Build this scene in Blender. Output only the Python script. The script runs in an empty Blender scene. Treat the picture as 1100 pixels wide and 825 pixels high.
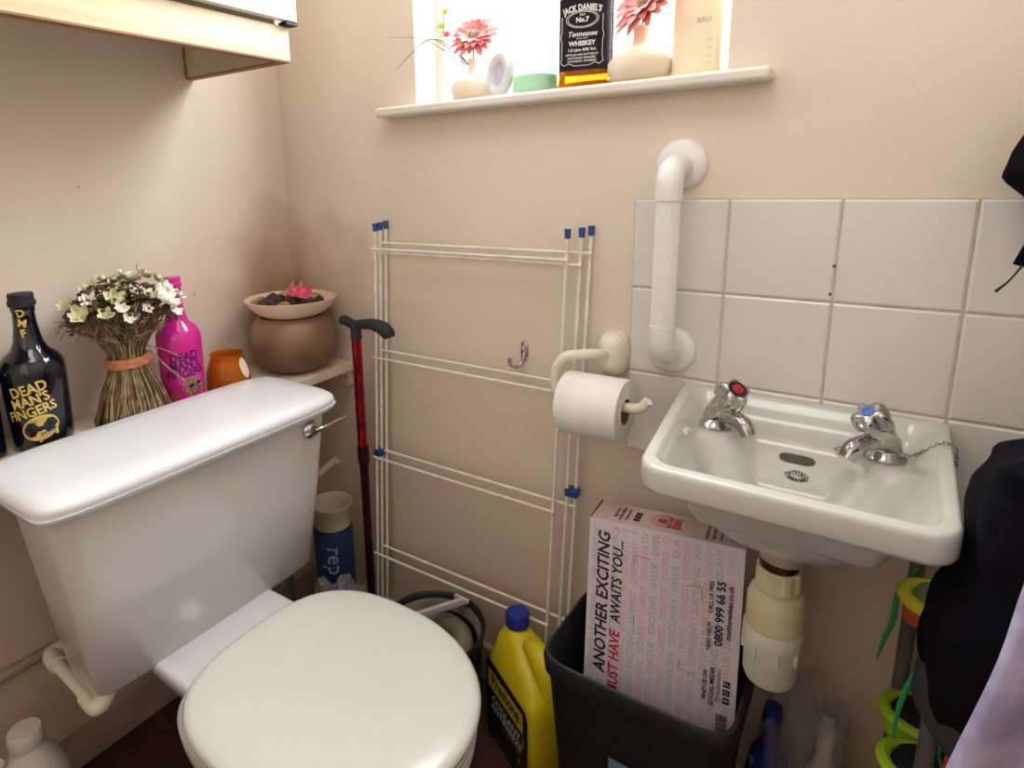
import bpy, bmesh, math, random
from mathutils import Vector, Matrix
from mathutils import noise as mn
random.seed(7)
PI = math.pi
COL = bpy.context.scene.collection
sin, cos = math.sin, math.cos

# ------------------------------------------------------------------ materials
def lin(c):
    def f(v):
        v /= 255.0
        return v/12.92 if v <= .04045 else ((v+.055)/1.055)**2.4
    return (f(c[0]), f(c[1]), f(c[2]), 1)

def mat(name, c, c2=None, scale=8, rough=.5, metal=0, bump=0, bscale=60, trans=0, alpha=1, emis=0, coat=0, sss=0, lo=.4, hi=.65, ior=1.45, stretch=None, spec=None):
    m = bpy.data.materials.new(name); m.use_nodes = True
    nt = m.node_tree; N = nt.nodes; L = nt.links
    b = N['Principled BSDF']
    b.inputs['Base Color'].default_value = lin(c)
    b.inputs['Roughness'].default_value = rough
    b.inputs['Metallic'].default_value = metal
    b.inputs['Transmission Weight'].default_value = trans
    b.inputs['Alpha'].default_value = alpha
    b.inputs['IOR'].default_value = ior
    b.inputs['Coat Weight'].default_value = coat
    if spec is not None: b.inputs['Specular IOR Level'].default_value = spec
    if sss:
        b.inputs['Subsurface Weight'].default_value = sss
        b.inputs['Subsurface Radius'].default_value = (.02, .015, .01)
    if emis:
        b.inputs['Emission Color'].default_value = lin(c)
        b.inputs['Emission Strength'].default_value = emis
    tc = N.new('ShaderNodeTexCoord')
    vec = tc.outputs['Object']
    if stretch:
        mp = N.new('ShaderNodeMapping'); mp.inputs['Scale'].default_value = stretch
        L.new(vec, mp.inputs['Vector']); vec = mp.outputs['Vector']
    if c2 is None: c2 = tuple(max(0, v*.95) for v in c)
    n = N.new('ShaderNodeTexNoise'); n.inputs['Scale'].default_value = scale; n.inputs['Detail'].default_value = 5
    L.new(vec, n.inputs['Vector'])
    r = N.new('ShaderNodeValToRGB')
    r.color_ramp.elements[0].position = lo; r.color_ramp.elements[1].position = hi
    r.color_ramp.elements[0].color = lin(c); r.color_ramp.elements[1].color = lin(c2)
    L.new(n.outputs['Fac'], r.inputs['Fac']); L.new(r.outputs['Color'], b.inputs['Base Color'])
    if bump:
        n2 = N.new('ShaderNodeTexNoise'); n2.inputs['Scale'].default_value = bscale; n2.inputs['Detail'].default_value = 4
        L.new(vec, n2.inputs['Vector'])
        bp = N.new('ShaderNodeBump'); bp.inputs['Strength'].default_value = bump; bp.inputs['Distance'].default_value = .002
        L.new(n2.outputs['Fac'], bp.inputs['Height']); L.new(bp.outputs['Normal'], b.inputs['Normal'])
    return m

def wall_mat():
    m = mat('painted_plaster', (230, 216, 200), (223, 207, 189), scale=3, rough=.62, bump=.25, bscale=35, lo=.35, hi=.7)
    nt = m.node_tree; N = nt.nodes; L = nt.links
    b = N['Principled BSDF']; src = b.inputs['Base Color'].links[0].from_socket
    geo = N.new('ShaderNodeNewGeometry')
    sx = N.new('ShaderNodeSeparateXYZ'); L.new(geo.outputs['Position'], sx.inputs[0])
    # shelf corner: some plaster staining, mostly occlusion shade painted into the colour
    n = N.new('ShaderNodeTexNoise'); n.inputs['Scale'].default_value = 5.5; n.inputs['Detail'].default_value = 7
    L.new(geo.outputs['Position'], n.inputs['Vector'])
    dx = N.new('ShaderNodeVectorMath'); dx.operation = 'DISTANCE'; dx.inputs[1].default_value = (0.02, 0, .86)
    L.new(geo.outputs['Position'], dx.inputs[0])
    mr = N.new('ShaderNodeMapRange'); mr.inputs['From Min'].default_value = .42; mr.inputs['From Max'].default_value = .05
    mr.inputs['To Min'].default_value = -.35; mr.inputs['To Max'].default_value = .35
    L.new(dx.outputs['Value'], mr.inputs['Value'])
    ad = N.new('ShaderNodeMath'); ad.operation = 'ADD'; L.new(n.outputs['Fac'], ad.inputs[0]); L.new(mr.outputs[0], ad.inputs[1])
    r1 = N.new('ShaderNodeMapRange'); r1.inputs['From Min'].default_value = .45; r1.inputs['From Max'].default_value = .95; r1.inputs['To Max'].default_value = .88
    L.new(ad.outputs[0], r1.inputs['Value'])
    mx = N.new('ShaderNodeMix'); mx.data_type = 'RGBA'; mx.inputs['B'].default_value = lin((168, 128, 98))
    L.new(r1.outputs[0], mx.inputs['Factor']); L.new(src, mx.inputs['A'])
    mz = N.new('ShaderNodeMapRange'); mz.inputs['From Min'].default_value = .85; mz.inputs['From Max'].default_value = .1; mz.inputs['To Max'].default_value = .62  # lower wall tinted darker tan, painting in its dimmer warm light
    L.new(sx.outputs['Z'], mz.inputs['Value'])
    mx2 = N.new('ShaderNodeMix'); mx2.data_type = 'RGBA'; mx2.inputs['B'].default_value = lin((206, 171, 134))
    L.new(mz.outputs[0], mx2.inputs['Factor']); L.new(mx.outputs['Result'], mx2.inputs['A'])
    # small dark spots
    v = N.new('ShaderNodeTexVoronoi'); v.inputs['Scale'].default_value = 7.5; L.new(geo.outputs['Position'], v.inputs['Vector'])
    r2 = N.new('ShaderNodeMapRange'); r2.inputs['From Min'].default_value = .03; r2.inputs['From Max'].default_value = .015; r2.inputs['To Max'].default_value = .55
    L.new(v.outputs['Distance'], r2.inputs['Value'])
    mx3 = N.new('ShaderNodeMix'); mx3.data_type = 'RGBA'; mx3.inputs['B'].default_value = lin((120, 96, 74))
    L.new(r2.outputs[0], mx3.inputs['Factor']); L.new(mx2.outputs['Result'], mx3.inputs['A'])
    L.new(mx3.outputs['Result'], b.inputs['Base Color'])
    return m

M = {}
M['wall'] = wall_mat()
M['ceil'] = mat('ceiling_paint', (235, 230, 222), rough=.9)
M['floor'] = mat('brown_lino', (82, 50, 42), (58, 36, 32), scale=14, rough=.45, bump=.1)
M['skirt'] = mat('skirting_paint', (186, 168, 150), (160, 140, 122), scale=9, rough=.5)
M['tile'] = mat('glazed_tile', (222, 217, 210), (216, 210, 202), scale=4, rough=.18, bump=.05, bscale=8)
M['grout'] = mat('grout', (202, 193, 180), (176, 162, 142), scale=20, rough=.9)
M['gloss'] = mat('white_gloss_paint', (232, 226, 216), (224, 216, 204), scale=10, rough=.3)
M['pvc'] = mat('white_window_frame', (240, 240, 240), rough=.35)
M['porc'] = mat('white_porcelain', (212, 209, 209), (208, 205, 204), scale=3, rough=.12, coat=.3)
M['lid'] = mat('cistern_lid_porcelain', (232, 233, 236), (228, 229, 232), scale=3, rough=.22, coat=.2)
M['seat'] = mat('ivory_seat_plastic', (212, 211, 203), (208, 206, 197), scale=3, rough=.25)
M['basin'] = mat('basin_porcelain', (206, 204, 197), (200, 197, 187), scale=6, rough=.14, coat=.3)
M['chrome'] = mat('worn_chrome', (210, 208, 205), (150, 148, 146), scale=30, rough=.14, metal=1)
M['dullchrome'] = mat('dull_chain', (150, 145, 135), (100, 95, 85), scale=40, rough=.3, metal=1)
M['wplastic'] = mat('white_plastic', (238, 237, 234), rough=.35)
M['cream'] = mat('cream_plastic', (236, 229, 212), (230, 221, 200), scale=12, rough=.35)
M['trapcream'] = mat('yellowed_plastic', (230, 220, 182), (214, 200, 150), scale=18, rough=.4)
M['trapwhite'] = mat('trap_cup_plastic', (226, 226, 210), (214, 212, 190), scale=10, rough=.35)
M['brass'] = mat('brass', (150, 110, 60), (90, 60, 35), scale=30, rough=.35, metal=1)
M['paper'] = mat('toilet_paper', (240, 238, 235), (234, 231, 227), scale=20, rough=.95, bump=.3, bscale=90)
M['card'] = mat('cardboard_tube', (120, 98, 80), rough=.9)
M['wire'] = mat('white_coated_wire', (240, 236, 226), (226, 218, 204), scale=40, rough=.4)
M['blue'] = mat('blue_plastic', (30, 74, 138), (24, 58, 112), scale=30, rough=.4)
M['capblue'] = mat('cap_blue_plastic', (38, 50, 150), (30, 40, 128), scale=30, rough=.45)
M['red'] = mat('red_anodised', (170, 18, 48), (130, 10, 36), scale=20, rough=.25, metal=.7)
M['darkred'] = mat('dark_red_tube', (66, 14, 24), (44, 10, 18), scale=20, rough=.4, metal=.4)
M['black'] = mat('black_plastic', (24, 25, 28), (30, 31, 34), scale=20, rough=.5)
M['rubber'] = mat('black_foam_grip', (44, 46, 50), (34, 36, 40), scale=50, rough=.7)
M['ink'] = mat('black_ink', (26, 26, 34), rough=.6)
M['navyink'] = mat('navy_ink', (28, 26, 52), rough=.6)
M['redink'] = mat('red_ink', (196, 30, 48), rough=.6)
M['greyink'] = mat('pale_grey_ink', (194, 188, 194), rough=.8)
M['pinkink'] = mat('pale_pink_ink', (226, 184, 190), rough=.8)
M['whiteink'] = mat('white_ink', (235, 232, 226), rough=.6)
M['yellowink'] = mat('gold_ink', (222, 196, 110), (200, 168, 84), scale=60, rough=.45)
M['blackglass'] = mat('black_bottle_glass', (10, 12, 22), (14, 16, 28), scale=5, rough=.08, coat=.4)
M['pinkglass'] = mat('pink_bottle', (214, 40, 150), (196, 30, 134), scale=5, rough=.15, coat=.4)
M['purpink'] = mat('purple_ink', (70, 12, 96), rough=.5)
M['greenink'] = mat('green_ink', (128, 150, 50), (96, 120, 40), scale=60, rough=.5)
M['amber'] = mat('amber_glass', (214, 124, 24), (196, 104, 16), scale=8, rough=.12, trans=.55, ior=1.3)
M['amberw'] = mat('orange_wax', (214, 120, 30), (196, 104, 24), scale=20, rough=.5)
M['copper'] = mat('copper_pot', (150, 122, 96), (118, 88, 70), scale=6, rough=.45, metal=.3, bump=.1)
M['bowl'] = mat('cream_ceramic_bowl', (232, 212, 188), (224, 200, 172), scale=8, rough=.35)
M['darkpot'] = mat('dark_dried_pod', (70, 56, 50), (44, 34, 32), scale=50, rough=.8, bump=.5)
M['tanpot'] = mat('tan_dried_petal', (168, 130, 84), (132, 96, 60), scale=40, rough=.85, bump=.4)
M['pinkwax'] = mat('pink_wax', (222, 50, 96), (236, 96, 128), scale=60, rough=.3)
M['cello'] = mat('pink_cellophane', (244, 190, 200), (236, 120, 150), scale=60, rough=.12, trans=.5, alpha=.75)
M['stalk'] = mat('dried_stalk', (164, 142, 106), (108, 88, 62), scale=60, rough=.8)
M['stalkd'] = mat('dark_dried_stalk', (112, 86, 58), (84, 62, 42), scale=60, rough=.85)
M['raffia'] = mat('terracotta_raffia', (200, 132, 92), (176, 106, 70), scale=80, rough=.7)
M['petalw'] = mat('ivory_petal', (244, 243, 230), (232, 229, 206), scale=40, rough=.7)
M['petalg'] = mat('greenish_petal', (232, 226, 192), (200, 194, 150), scale=40, rough=.7)
M['moss'] = mat('brown_seed_heads', (98, 74, 50), (74, 68, 40), scale=60, rough=.9)
M['oak'] = mat('pale_oak_laminate', (222, 200, 168), (208, 180, 142), scale=7, rough=.35, stretch=(1, .25, 5))
M['panel'] = mat('cabinet_side_panel', (206, 194, 172), (196, 182, 158), scale=9, rough=.5)
M['door'] = mat('white_cabinet_door', (240, 243, 250), (236, 239, 247), scale=3, rough=.3)
M['edge'] = mat('brown_edge', (150, 110, 74), rough=.6)
M['shelf'] = mat('cream_shelf_paint', (226, 212, 186), (212, 194, 164), scale=9, rough=.4)
M['vase'] = mat('matte_cream_vase', (236, 224, 202), (230, 216, 192), scale=9, rough=.6, sss=.2)
M['stem'] = mat('grey_green_stem', (96, 104, 92), (70, 76, 70), scale=60, rough=.7)
M['gerb'] = mat('dusty_red_petal', (214, 96, 96), (236, 160, 146), scale=55, rough=.7)
M['gerbc'] = mat('flower_centre', (172, 152, 128), (110, 90, 84), scale=160, rough=.9)
M['metalframe'] = mat('pearl_frame', (214, 216, 222), (200, 202, 208), scale=10, rough=.3)
M['lilac'] = mat('lilac_insert', (206, 200, 214), (176, 168, 190), scale=16, rough=.5)
M['glassgreen'] = mat('mint_candle_glass', (190, 248, 228), (206, 251, 236), scale=8, rough=.05, trans=.12, alpha=.45, ior=1.15)
M['greenwax'] = mat('lime_wax', (226, 238, 36), (190, 232, 50), scale=12, rough=.5, trans=.12)
M['whiskey'] = mat('amber_whiskey_glass', (246, 160, 30), (236, 140, 16), scale=8, rough=.06, trans=.75, ior=1.2)
M['clearglass'] = mat('clear_bottle_glass', (232, 238, 248), rough=.04, trans=.85, ior=1.2)
M['label'] = mat('black_paper_label', (40, 36, 42), (48, 44, 50), scale=20, rough=.85, spec=.08)
M['creamliq'] = mat('cream_frosted_bottle', (250, 242, 214), (246, 236, 202), scale=5, rough=.45, trans=.13)
M['greytext'] = mat('grey_lettering', (170, 160, 140), rough=.6)
M['yellow'] = mat('yellow_jug_plastic', (226, 206, 32), (214, 190, 24), scale=8, rough=.38)
M['lblack'] = mat('jug_label_black', (22, 24, 26), (30, 32, 36), scale=10, rough=.35)
M['boxside'] = mat('pink_printed_card', (218, 208, 212), (220, 204, 209), scale=9, rough=.7)
M['boxtop'] = mat('salmon_printed_card', (206, 182, 170), (196, 168, 160), scale=14, rough=.7)
M['teal'] = mat('teal_sticker', (110, 150, 160), rough=.5)
M['canblue'] = mat('blue_carton', (30, 58, 104), (24, 48, 88), scale=10, rough=.4)
M['tub'] = mat('off_white_tub', (206, 198, 176), (188, 176, 150), scale=14, rough=.6)
M['pale'] = mat('pale_lettering', (150, 168, 192), rough=.6)
M['greybag'] = mat('grey_plastic_bag', (130, 124, 132), (100, 96, 104), scale=12, rough=.5)
M['jacket'] = mat('black_cloth', (10, 10, 14), (16, 16, 21), scale=14, rough=.9, spec=.12, bump=.3, bscale=90)
M['band'] = mat('charcoal_rib', (52, 52, 56), (44, 44, 48), scale=120, rough=.9, bump=.4)
M['orange'] = mat('orange_lining', (196, 92, 58), (176, 78, 48), scale=20, rough=.7)
M['redcloth'] = mat('red_cloth', (206, 36, 34), rough=.7)
M['neon'] = mat('neon_green_upper', (182, 224, 40), (164, 210, 36), scale=20, rough=.5)
M['neony'] = mat('neon_yellow_upper', (228, 220, 40), rough=.5)
M['sage'] = mat('sage_green_upper', (126, 170, 122), (112, 156, 108), scale=20, rough=.6)
M['shoe'] = mat('dark_shoe_mesh', (28, 30, 40), (20, 22, 30), scale=60, rough=.8)
M['lace'] = mat('green_lace', (48, 176, 92), (40, 160, 80), scale=80, rough=.7)
M['greymetal'] = mat('grey_tube', (112, 110, 108), (98, 96, 94), scale=20, rough=.4)
M['lavender'] = mat('lavender_towelling', (168, 158, 182), (138, 128, 156), scale=26, rough=.95, bump=.8, bscale=70)
M['clearbag'] = mat('clear_plastic_bag', (168, 164, 158), (190, 186, 180), scale=14, rough=.18, trans=.4, alpha=.27)
M['bluebottle'] = mat('dark_blue_plastic', (28, 34, 110), (22, 28, 90), scale=12, rough=.35)
M['yellowlabel'] = mat('yellow_label', (214, 170, 40), rough=.5)
M['whitebottle'] = mat('off_white_bottle', (214, 206, 196), (204, 194, 182), scale=8, rough=.4)
M['bucketin'] = mat('grey_beige_lining', (136, 126, 108), (112, 102, 86), scale=16, rough=.8)
M['strip'] = mat('lilac_white_strip', (206, 194, 200), rough=.4)
M['taplab'] = mat('orange_brown_label', (160, 108, 50), (60, 50, 40), scale=60, rough=.6)
M['reddot'] = mat('red_indicator', (190, 20, 34), rough=.3)
M['bluedot'] = mat('blue_indicator', (84, 118, 190), rough=.3)
M['slot'] = mat('dark_overflow', (84, 74, 62), rough=.6)
M['pane'] = mat('daylit_frosted_pane', (245, 249, 255), rough=.4, emis=3.2)
def shade_pane():
    m = M['pane']; b = m.node_tree.nodes['Principled BSDF']
    b.inputs['Emission Color'].default_value = (1.0, .985, .965, 1)
shade_pane()

# ------------------------------------------------------------------ mesh helpers
ORG = {}
def org(o): return ORG.get(o.name, Vector((0, 0, 0))) if o else Vector((0, 0, 0))

def tag(o, label=None, cat=None, group=None, kind=None):
    if label: o['label'] = label
    if cat: o['category'] = cat
    if group: o['group'] = group
    if kind: o['kind'] = kind
    return o

def thing(name, loc, label, cat, group=None):
    o = bpy.data.objects.new(name, None); o.empty_display_size = .03
    COL.objects.link(o); o.location = loc; ORG[o.name] = Vector(loc)
    return tag(o, label, cat, group)

def emit(name, verts, faces, m, parent=None, smooth=True, base=None, angle=40, bevel=0, subsurf=0, solid=0, weld=0):
    """verts are world coordinates"""
    po = org(parent)
    if base is None:
        base = po if parent else Vector((sum(v[0] for v in verts)/len(verts), sum(v[1] for v in verts)/len(verts), min(v[2] for v in verts)))
    base = Vector(base)
    me = bpy.data.meshes.new(name)
    me.from_pydata([tuple(Vector(v)-base) for v in verts], [], faces)
    me.validate(); me.update()
    if weld:
        bm = bmesh.new(); bm.from_mesh(me); bmesh.ops.remove_doubles(bm, verts=bm.verts, dist=weld); bmesh.ops.recalc_face_normals(bm, faces=bm.faces); bm.to_mesh(me); bm.free()
    if smooth:
        for p in me.polygons: p.use_smooth = True
        me.set_sharp_from_angle(angle=math.radians(angle))
    me.materials.append(m)
    o = bpy.data.objects.new(name, me); COL.objects.link(o)
    o.location = base-po if parent else base
    if parent: o.parent = parent
    ORG[o.name] = base
    if solid:
        md = o.modifiers.new('s', 'SOLIDIFY'); md.thickness = solid; md.offset = 0
    if bevel:
        md = o.modifiers.new('b', 'BEVEL'); md.width = bevel; md.segments = 3; md.limit_method = 'ANGLE'
        for p in me.polygons: p.use_smooth = True
    if subsurf:
        md = o.modifiers.new('u', 'SUBSURF'); md.levels = subsurf; md.render_levels = subsurf
    return o

class B:
    """mesh builder: collects pieces into one mesh"""
    def __init__(s): s.v = []; s.f = []
    def add(s, v, f):
        k = len(s.v); s.v += [tuple(p) for p in v]; s.f += [tuple(i+k for i in q) for q in f]; return s
    def box(s, lo, hi, T=None):
        x0, y0, z0 = lo; x1, y1, z1 = hi
        v = [(x0,y0,z0),(x1,y0,z0),(x1,y1,z0),(x0,y1,z0),(x0,y0,z1),(x1,y0,z1),(x1,y1,z1),(x0,y1,z1)]
        if T: v = [T(p) for p in v]
        return s.add(v, [(0,3,2,1),(4,5,6,7),(0,1,5,4),(1,2,6,5),(2,3,7,6),(3,0,4,7)])
    def loft(s, rings, caps=(True, True), closed=True):
        n = len(rings[0]); v = [p for r in rings for p in r]; f = []
        for i in range(len(rings)-1):
            for j in range(n if closed else n-1):
                a = i*n+j; b = i*n+(j+1) % n
                f.append((a, b, b+n, a+n))
        if caps[0]: f.append(tuple(range(n-1, -1, -1)))
        if caps[1]: f.append(tuple((len(rings)-1)*n+j for j in range(n)))
        return s.add(v, f)
    def lathe(s, prof, c, seg=32, T=None, caps=(True, True), ax=1, ay=1):
        rings = []
        for r, z in prof:
            ring = [(c[0]+ax*r*cos(2*PI*j/seg), c[1]+ay*r*sin(2*PI*j/seg), c[2]+z) for j in range(seg)]
            if T: ring = [T(p) for p in ring]
            rings.append(ring)
        return s.loft(rings, caps)
    def tube(s, pts, r, seg=10, caps=(True, True), smooth=0):
        pts = [Vector(p) for p in pts]
        if smooth: pts = spline(pts, smooth)
        n = len(pts); R = r if isinstance(r, (list, tuple)) else [r]*n
        if len(R) != n:
            R = [R[min(len(R)-1, int(i*(len(R)-1)/(n-1)))]*(1-((i*(len(R)-1)/(n-1)) % 1)) + R[min(len(R)-1, int(i*(len(R)-1)/(n-1))+1)]*((i*(len(R)-1)/(n-1)) % 1) for i in range(n)]
        up = None; rings = []
        for i in range(n):
            t = (pts[min(i+1, n-1)]-pts[max(i-1, 0)]).normalized()
            if up is None: up = t.orthogonal().normalized()
            up = (up - t*up.dot(t)).normalized(); w = t.cross(up)
            rings.append([tuple(pts[i]+(up*cos(2*PI*j/seg)+w*sin(2*PI*j/seg))*R[i]) for j in range(seg)])
        return s.loft(rings, caps)
    def ball(s, c, r, seg=12, T=None, nz=0):
        rx, ry, rz = r if isinstance(r, (tuple, list)) else (r, r, r)
        rings = []
        for i in range(1, seg):
            a = -PI/2+PI*i/seg; ring = []
            for j in range(seg*2):
                p = Vector((rx*cos(a)*cos(PI*j/seg), ry*cos(a)*sin(PI*j/seg), rz*sin(a)))
                if nz: p *= 1+nz*mn.noise(Vector((p.x*60+c[0]*97, p.y*60+c[1]*55, p.z*60)))
                if T: p = T(p)
                ring.append(tuple(p+Vector(c)))
            rings.append(ring)
        return s.loft(rings)
    def torus(s, c, R, r, T=None, seg=16, ss=6, ax=1, ay=1):
        v = []; f = []
        for i in range(seg):
            a = 2*PI*i/seg
            for j in range(ss):
                b = 2*PI*j/ss
                p = Vector(((R+r*cos(b))*cos(a)*ax, (R+r*cos(b))*sin(a)*ay, r*sin(b)))
                if T: p = T(p)
                v.append(tuple(Vector(p)+Vector(c)))
                f.append((i*ss+j, ((i+1) % seg)*ss+j, ((i+1) % seg)*ss+(j+1) % ss, i*ss+(j+1) % ss))
        return s.add(v, f)
    def out(s, name, m, parent=None, **k): return emit(name, s.v, s.f, m, parent, **k)

def spline(P, n):
    out = []
    Q = [P[0]*2-P[1]]+list(P)+[P[-1]*2-P[-2]]
    for i in range(1, len(Q)-2):
        a, b, c, d = Q[i-1:i+3]
        for k in range(n):
            t = k/n
            out.append(.5*((2*b)+(c-a)*t+(2*a-5*b+4*c-d)*t*t+(3*b-a-3*c+d)*t**3))
    out.append(P[-1]); return out

def box(name, lo, hi, m, parent=None, bevel=0, **k):
    return B().box(lo, hi).out(name, m, parent, smooth=bool(bevel), bevel=bevel, **k)

def sring(cx, cy, z, a, b, n=4, seg=48, ph=0):
    """superellipse ring"""
    r = []
    for j in range(seg):
        t = 2*PI*j/seg+ph; c, s_ = cos(t), sin(t)
        r.append((cx+a*math.copysign(abs(c)**(2/n), c), cy+b*math.copysign(abs(s_)**(2/n), s_), z))
    return r

def frame_T(o, xa, za=None, ya=None):
    """local frame -> world: x axis xa, z axis za"""
    o = Vector(o); xa = Vector(xa).normalized()
    if za is not None:
        za = Vector(za).normalized(); za = (za-xa*za.dot(xa)).normalized(); ya = za.cross(xa)
    else:
        ya = Vector(ya).normalized(); ya = (ya-xa*ya.dot(xa)).normalized(); za = xa.cross(ya)
    return lambda p: tuple(o+xa*p[0]+ya*p[1]+za*p[2])

def axis_T(o, z):
    z = Vector(z).normalized(); x = z.orthogonal()
    return frame_T(o, x, z)

def text(s, size, fn, m, parent, name='lettering', weight=0, shear=0, xs=1, align='CENTER', arc=0, label=None, spacing=1):
    """flat outlined text mapped through fn(x, y) -> world point"""
    cu = bpy.data.curves.new('t', 'FONT'); cu.body = s; cu.size = size; cu.align_x = align; cu.align_y = 'CENTER'
    cu.offset = weight; cu.shear = shear; cu.resolution_u = 2; cu.space_character = spacing
    ob = bpy.data.objects.new('t', cu); COL.objects.link(ob)
    dg = bpy.context.evaluated_depsgraph_get(); dg.update()
    me = bpy.data.meshes.new_from_object(ob.evaluated_get(dg))
    v = []
    for q in me.vertices:
        x, y = q.co.x*xs, q.co.y
        if arc:
            a = x/arc; x, y = (arc+y)*sin(a), (arc+y)*cos(a)-arc
        v.append(fn(x, y))
    f = [tuple(p.vertices) for p in me.polygons]
    bpy.data.objects.remove(ob); bpy.data.curves.remove(cu); bpy.data.meshes.remove(me)
    o = emit(name, v, f, m, parent, smooth=False)
    if label: o['label'] = label
    return o

def cyl_fn(c, r, a0, z0, off=.0007, tilt=0, rf=None):
    def fn(x, y):
        if tilt: x, y = x*cos(tilt)-y*sin(tilt), x*sin(tilt)+y*cos(tilt)
        rr = (rf(z0+y) if rf else r)+off
        a = a0+x/rr
        return (c[0]+rr*cos(a), c[1]+rr*sin(a), c[2]+z0+y)
    return fn

def patch(fn, w, h, nx=12, ny=8, cx=0, cy=0, rnd=0):
    """curved label patch through fn"""
    b = B(); v = []; f = []
    for i in range(ny+1):
        for j in range(nx+1):
            u = -1+2*j/nx; t = -1+2*i/ny
            x = u*w/2; y = t*h/2
            if rnd:
                k = max(0, abs(t)-(1-2*rnd/h))*h/2
                x *= 1-(rnd-math.sqrt(max(0, rnd*rnd-k*k)))/(w/2) if k else 1
            v.append(fn(cx+x, cy+y))
    for i in range(ny):
        for j in range(nx):
            a = i*(nx+1)+j; f.append((a, a+1, a+nx+2, a+nx+1))
    return b.add(v, f)

def poly(pts, fn, b=None):
    b = b or B(); v = [fn(*p) for p in pts]
    c = fn(sum(p[0] for p in pts)/len(pts), sum(p[1] for p in pts)/len(pts))
    n = len(v); return b.add(v+[c], [(i, (i+1) % n, n) for i in range(n)])

def ell(cx, cy, a, b, n=20, rot=0):
    return [(cx+a*cos(2*PI*i/n)*cos(rot)-b*sin(2*PI*i/n)*sin(rot), cy+a*cos(2*PI*i/n)*sin(rot)+b*sin(2*PI*i/n)*cos(rot)) for i in range(n)]

def scribble(paths, w, fn):
    b = B()
    for p in paths:
        for (x0, y0), (x1, y1) in zip(p, p[1:]):
            d = math.hypot(x1-x0, y1-y0) or 1e-6; nx, ny = -(y1-y0)/d*w/2, (x1-x0)/d*w/2
            ex, ey = (x1-x0)/d*w*.3, (y1-y0)/d*w*.3
            b.add([fn(x0+nx-ex, y0+ny-ey), fn(x0-nx-ex, y0-ny-ey), fn(x1-nx+ex, y1-ny+ey), fn(x1+nx+ex, y1+ny+ey)], [(0, 1, 2, 3)])
    return b

# ------------------------------------------------------------------ camera
cam = bpy.data.cameras.new('camera'); co = bpy.data.objects.new('camera', cam); COL.objects.link(co)
Rm = ((.82062059, .57100844, -.02304804), (.10318429, -.18771738, -.9767882), (-.56208082, .79919431, -.21296385))
co.matrix_world = Matrix(((Rm[0][0], -Rm[1][0], -Rm[2][0], 1.237), (Rm[0][1], -Rm[1][1], -Rm[2][1], -1.056), (Rm[0][2], -Rm[1][2], -Rm[2][2], 1.140), (0, 0, 0, 1)))
cam.sensor_width = 36; cam.lens = 669.09*36/1100
cam.shift_x = 64.1/1100; cam.shift_y = -74.4/1100; cam.clip_start = .02
bpy.context.scene.camera = co

# ------------------------------------------------------------------ room shell
XR, YF, ZC = 1.56, -1.75, 2.35
WX0, WX1, WZ0, WZ1, WD = .417, 1.012, 1.268, 2.02, .10
def struct(o): o['kind'] = 'structure'; return o
struct(box('floor', (-.06, YF-.06, -.05), (XR+.06, .14, 0), M['floor']))
struct(box('ceiling', (-.06, YF-.06, ZC), (XR+.06, .14, ZC+.05), M['ceil']))
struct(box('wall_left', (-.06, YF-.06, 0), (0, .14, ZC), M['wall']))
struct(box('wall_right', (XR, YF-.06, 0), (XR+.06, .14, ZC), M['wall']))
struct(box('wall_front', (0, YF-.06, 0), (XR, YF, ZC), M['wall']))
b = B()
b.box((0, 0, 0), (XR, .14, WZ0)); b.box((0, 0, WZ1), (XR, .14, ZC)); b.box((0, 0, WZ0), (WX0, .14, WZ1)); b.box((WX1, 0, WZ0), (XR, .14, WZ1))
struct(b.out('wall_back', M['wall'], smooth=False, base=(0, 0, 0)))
struct(box('baseboard_back', (0, -.016, 0), (XR, 0, .092), M['skirt'], bevel=.004))
struct(box('baseboard_left', (0, YF, 0), (.016, -.016, .092), M['skirt'], bevel=.004))
# window
win = thing('window_1', ((WX0+WX1)/2, WD, WZ0+.03), None, None); win['kind'] = 'structure'
b = B(); fy0, fy1 = WD-.025, WD+.02; fw = .018
b.box((WX0, fy0, 1.308), (WX0+.022, fy1, WZ1-fw)); b.box((WX1-fw, fy0, 1.308), (WX1, fy1, WZ1-fw))
b.box((WX0, fy0, 1.2862), (WX1, fy1, 1.308)); b.box((WX0, fy0, WZ1-fw), (WX1, fy1, WZ1))
b.box((WX0+.052, fy0+.01, 1.308), (WX0+.066, fy1-.01, WZ1-fw))
b.out('window_frame', M['pvc'], win, smooth=False)
box('pane', (WX0+.01, WD-.002, 1.29), (WX1-.01, WD+.003, WZ1-.01), M['pane'], win)
sill = B(); sill.box((.338, -.042, 1.267), (1.077, 0, 1.286)); sill.box((WX0+.001, -.002, 1.2685), (WX1-.001, WD, 1.286))
struct(sill.out('trim_1', M['gloss'], smooth=True, bevel=.006))
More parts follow.
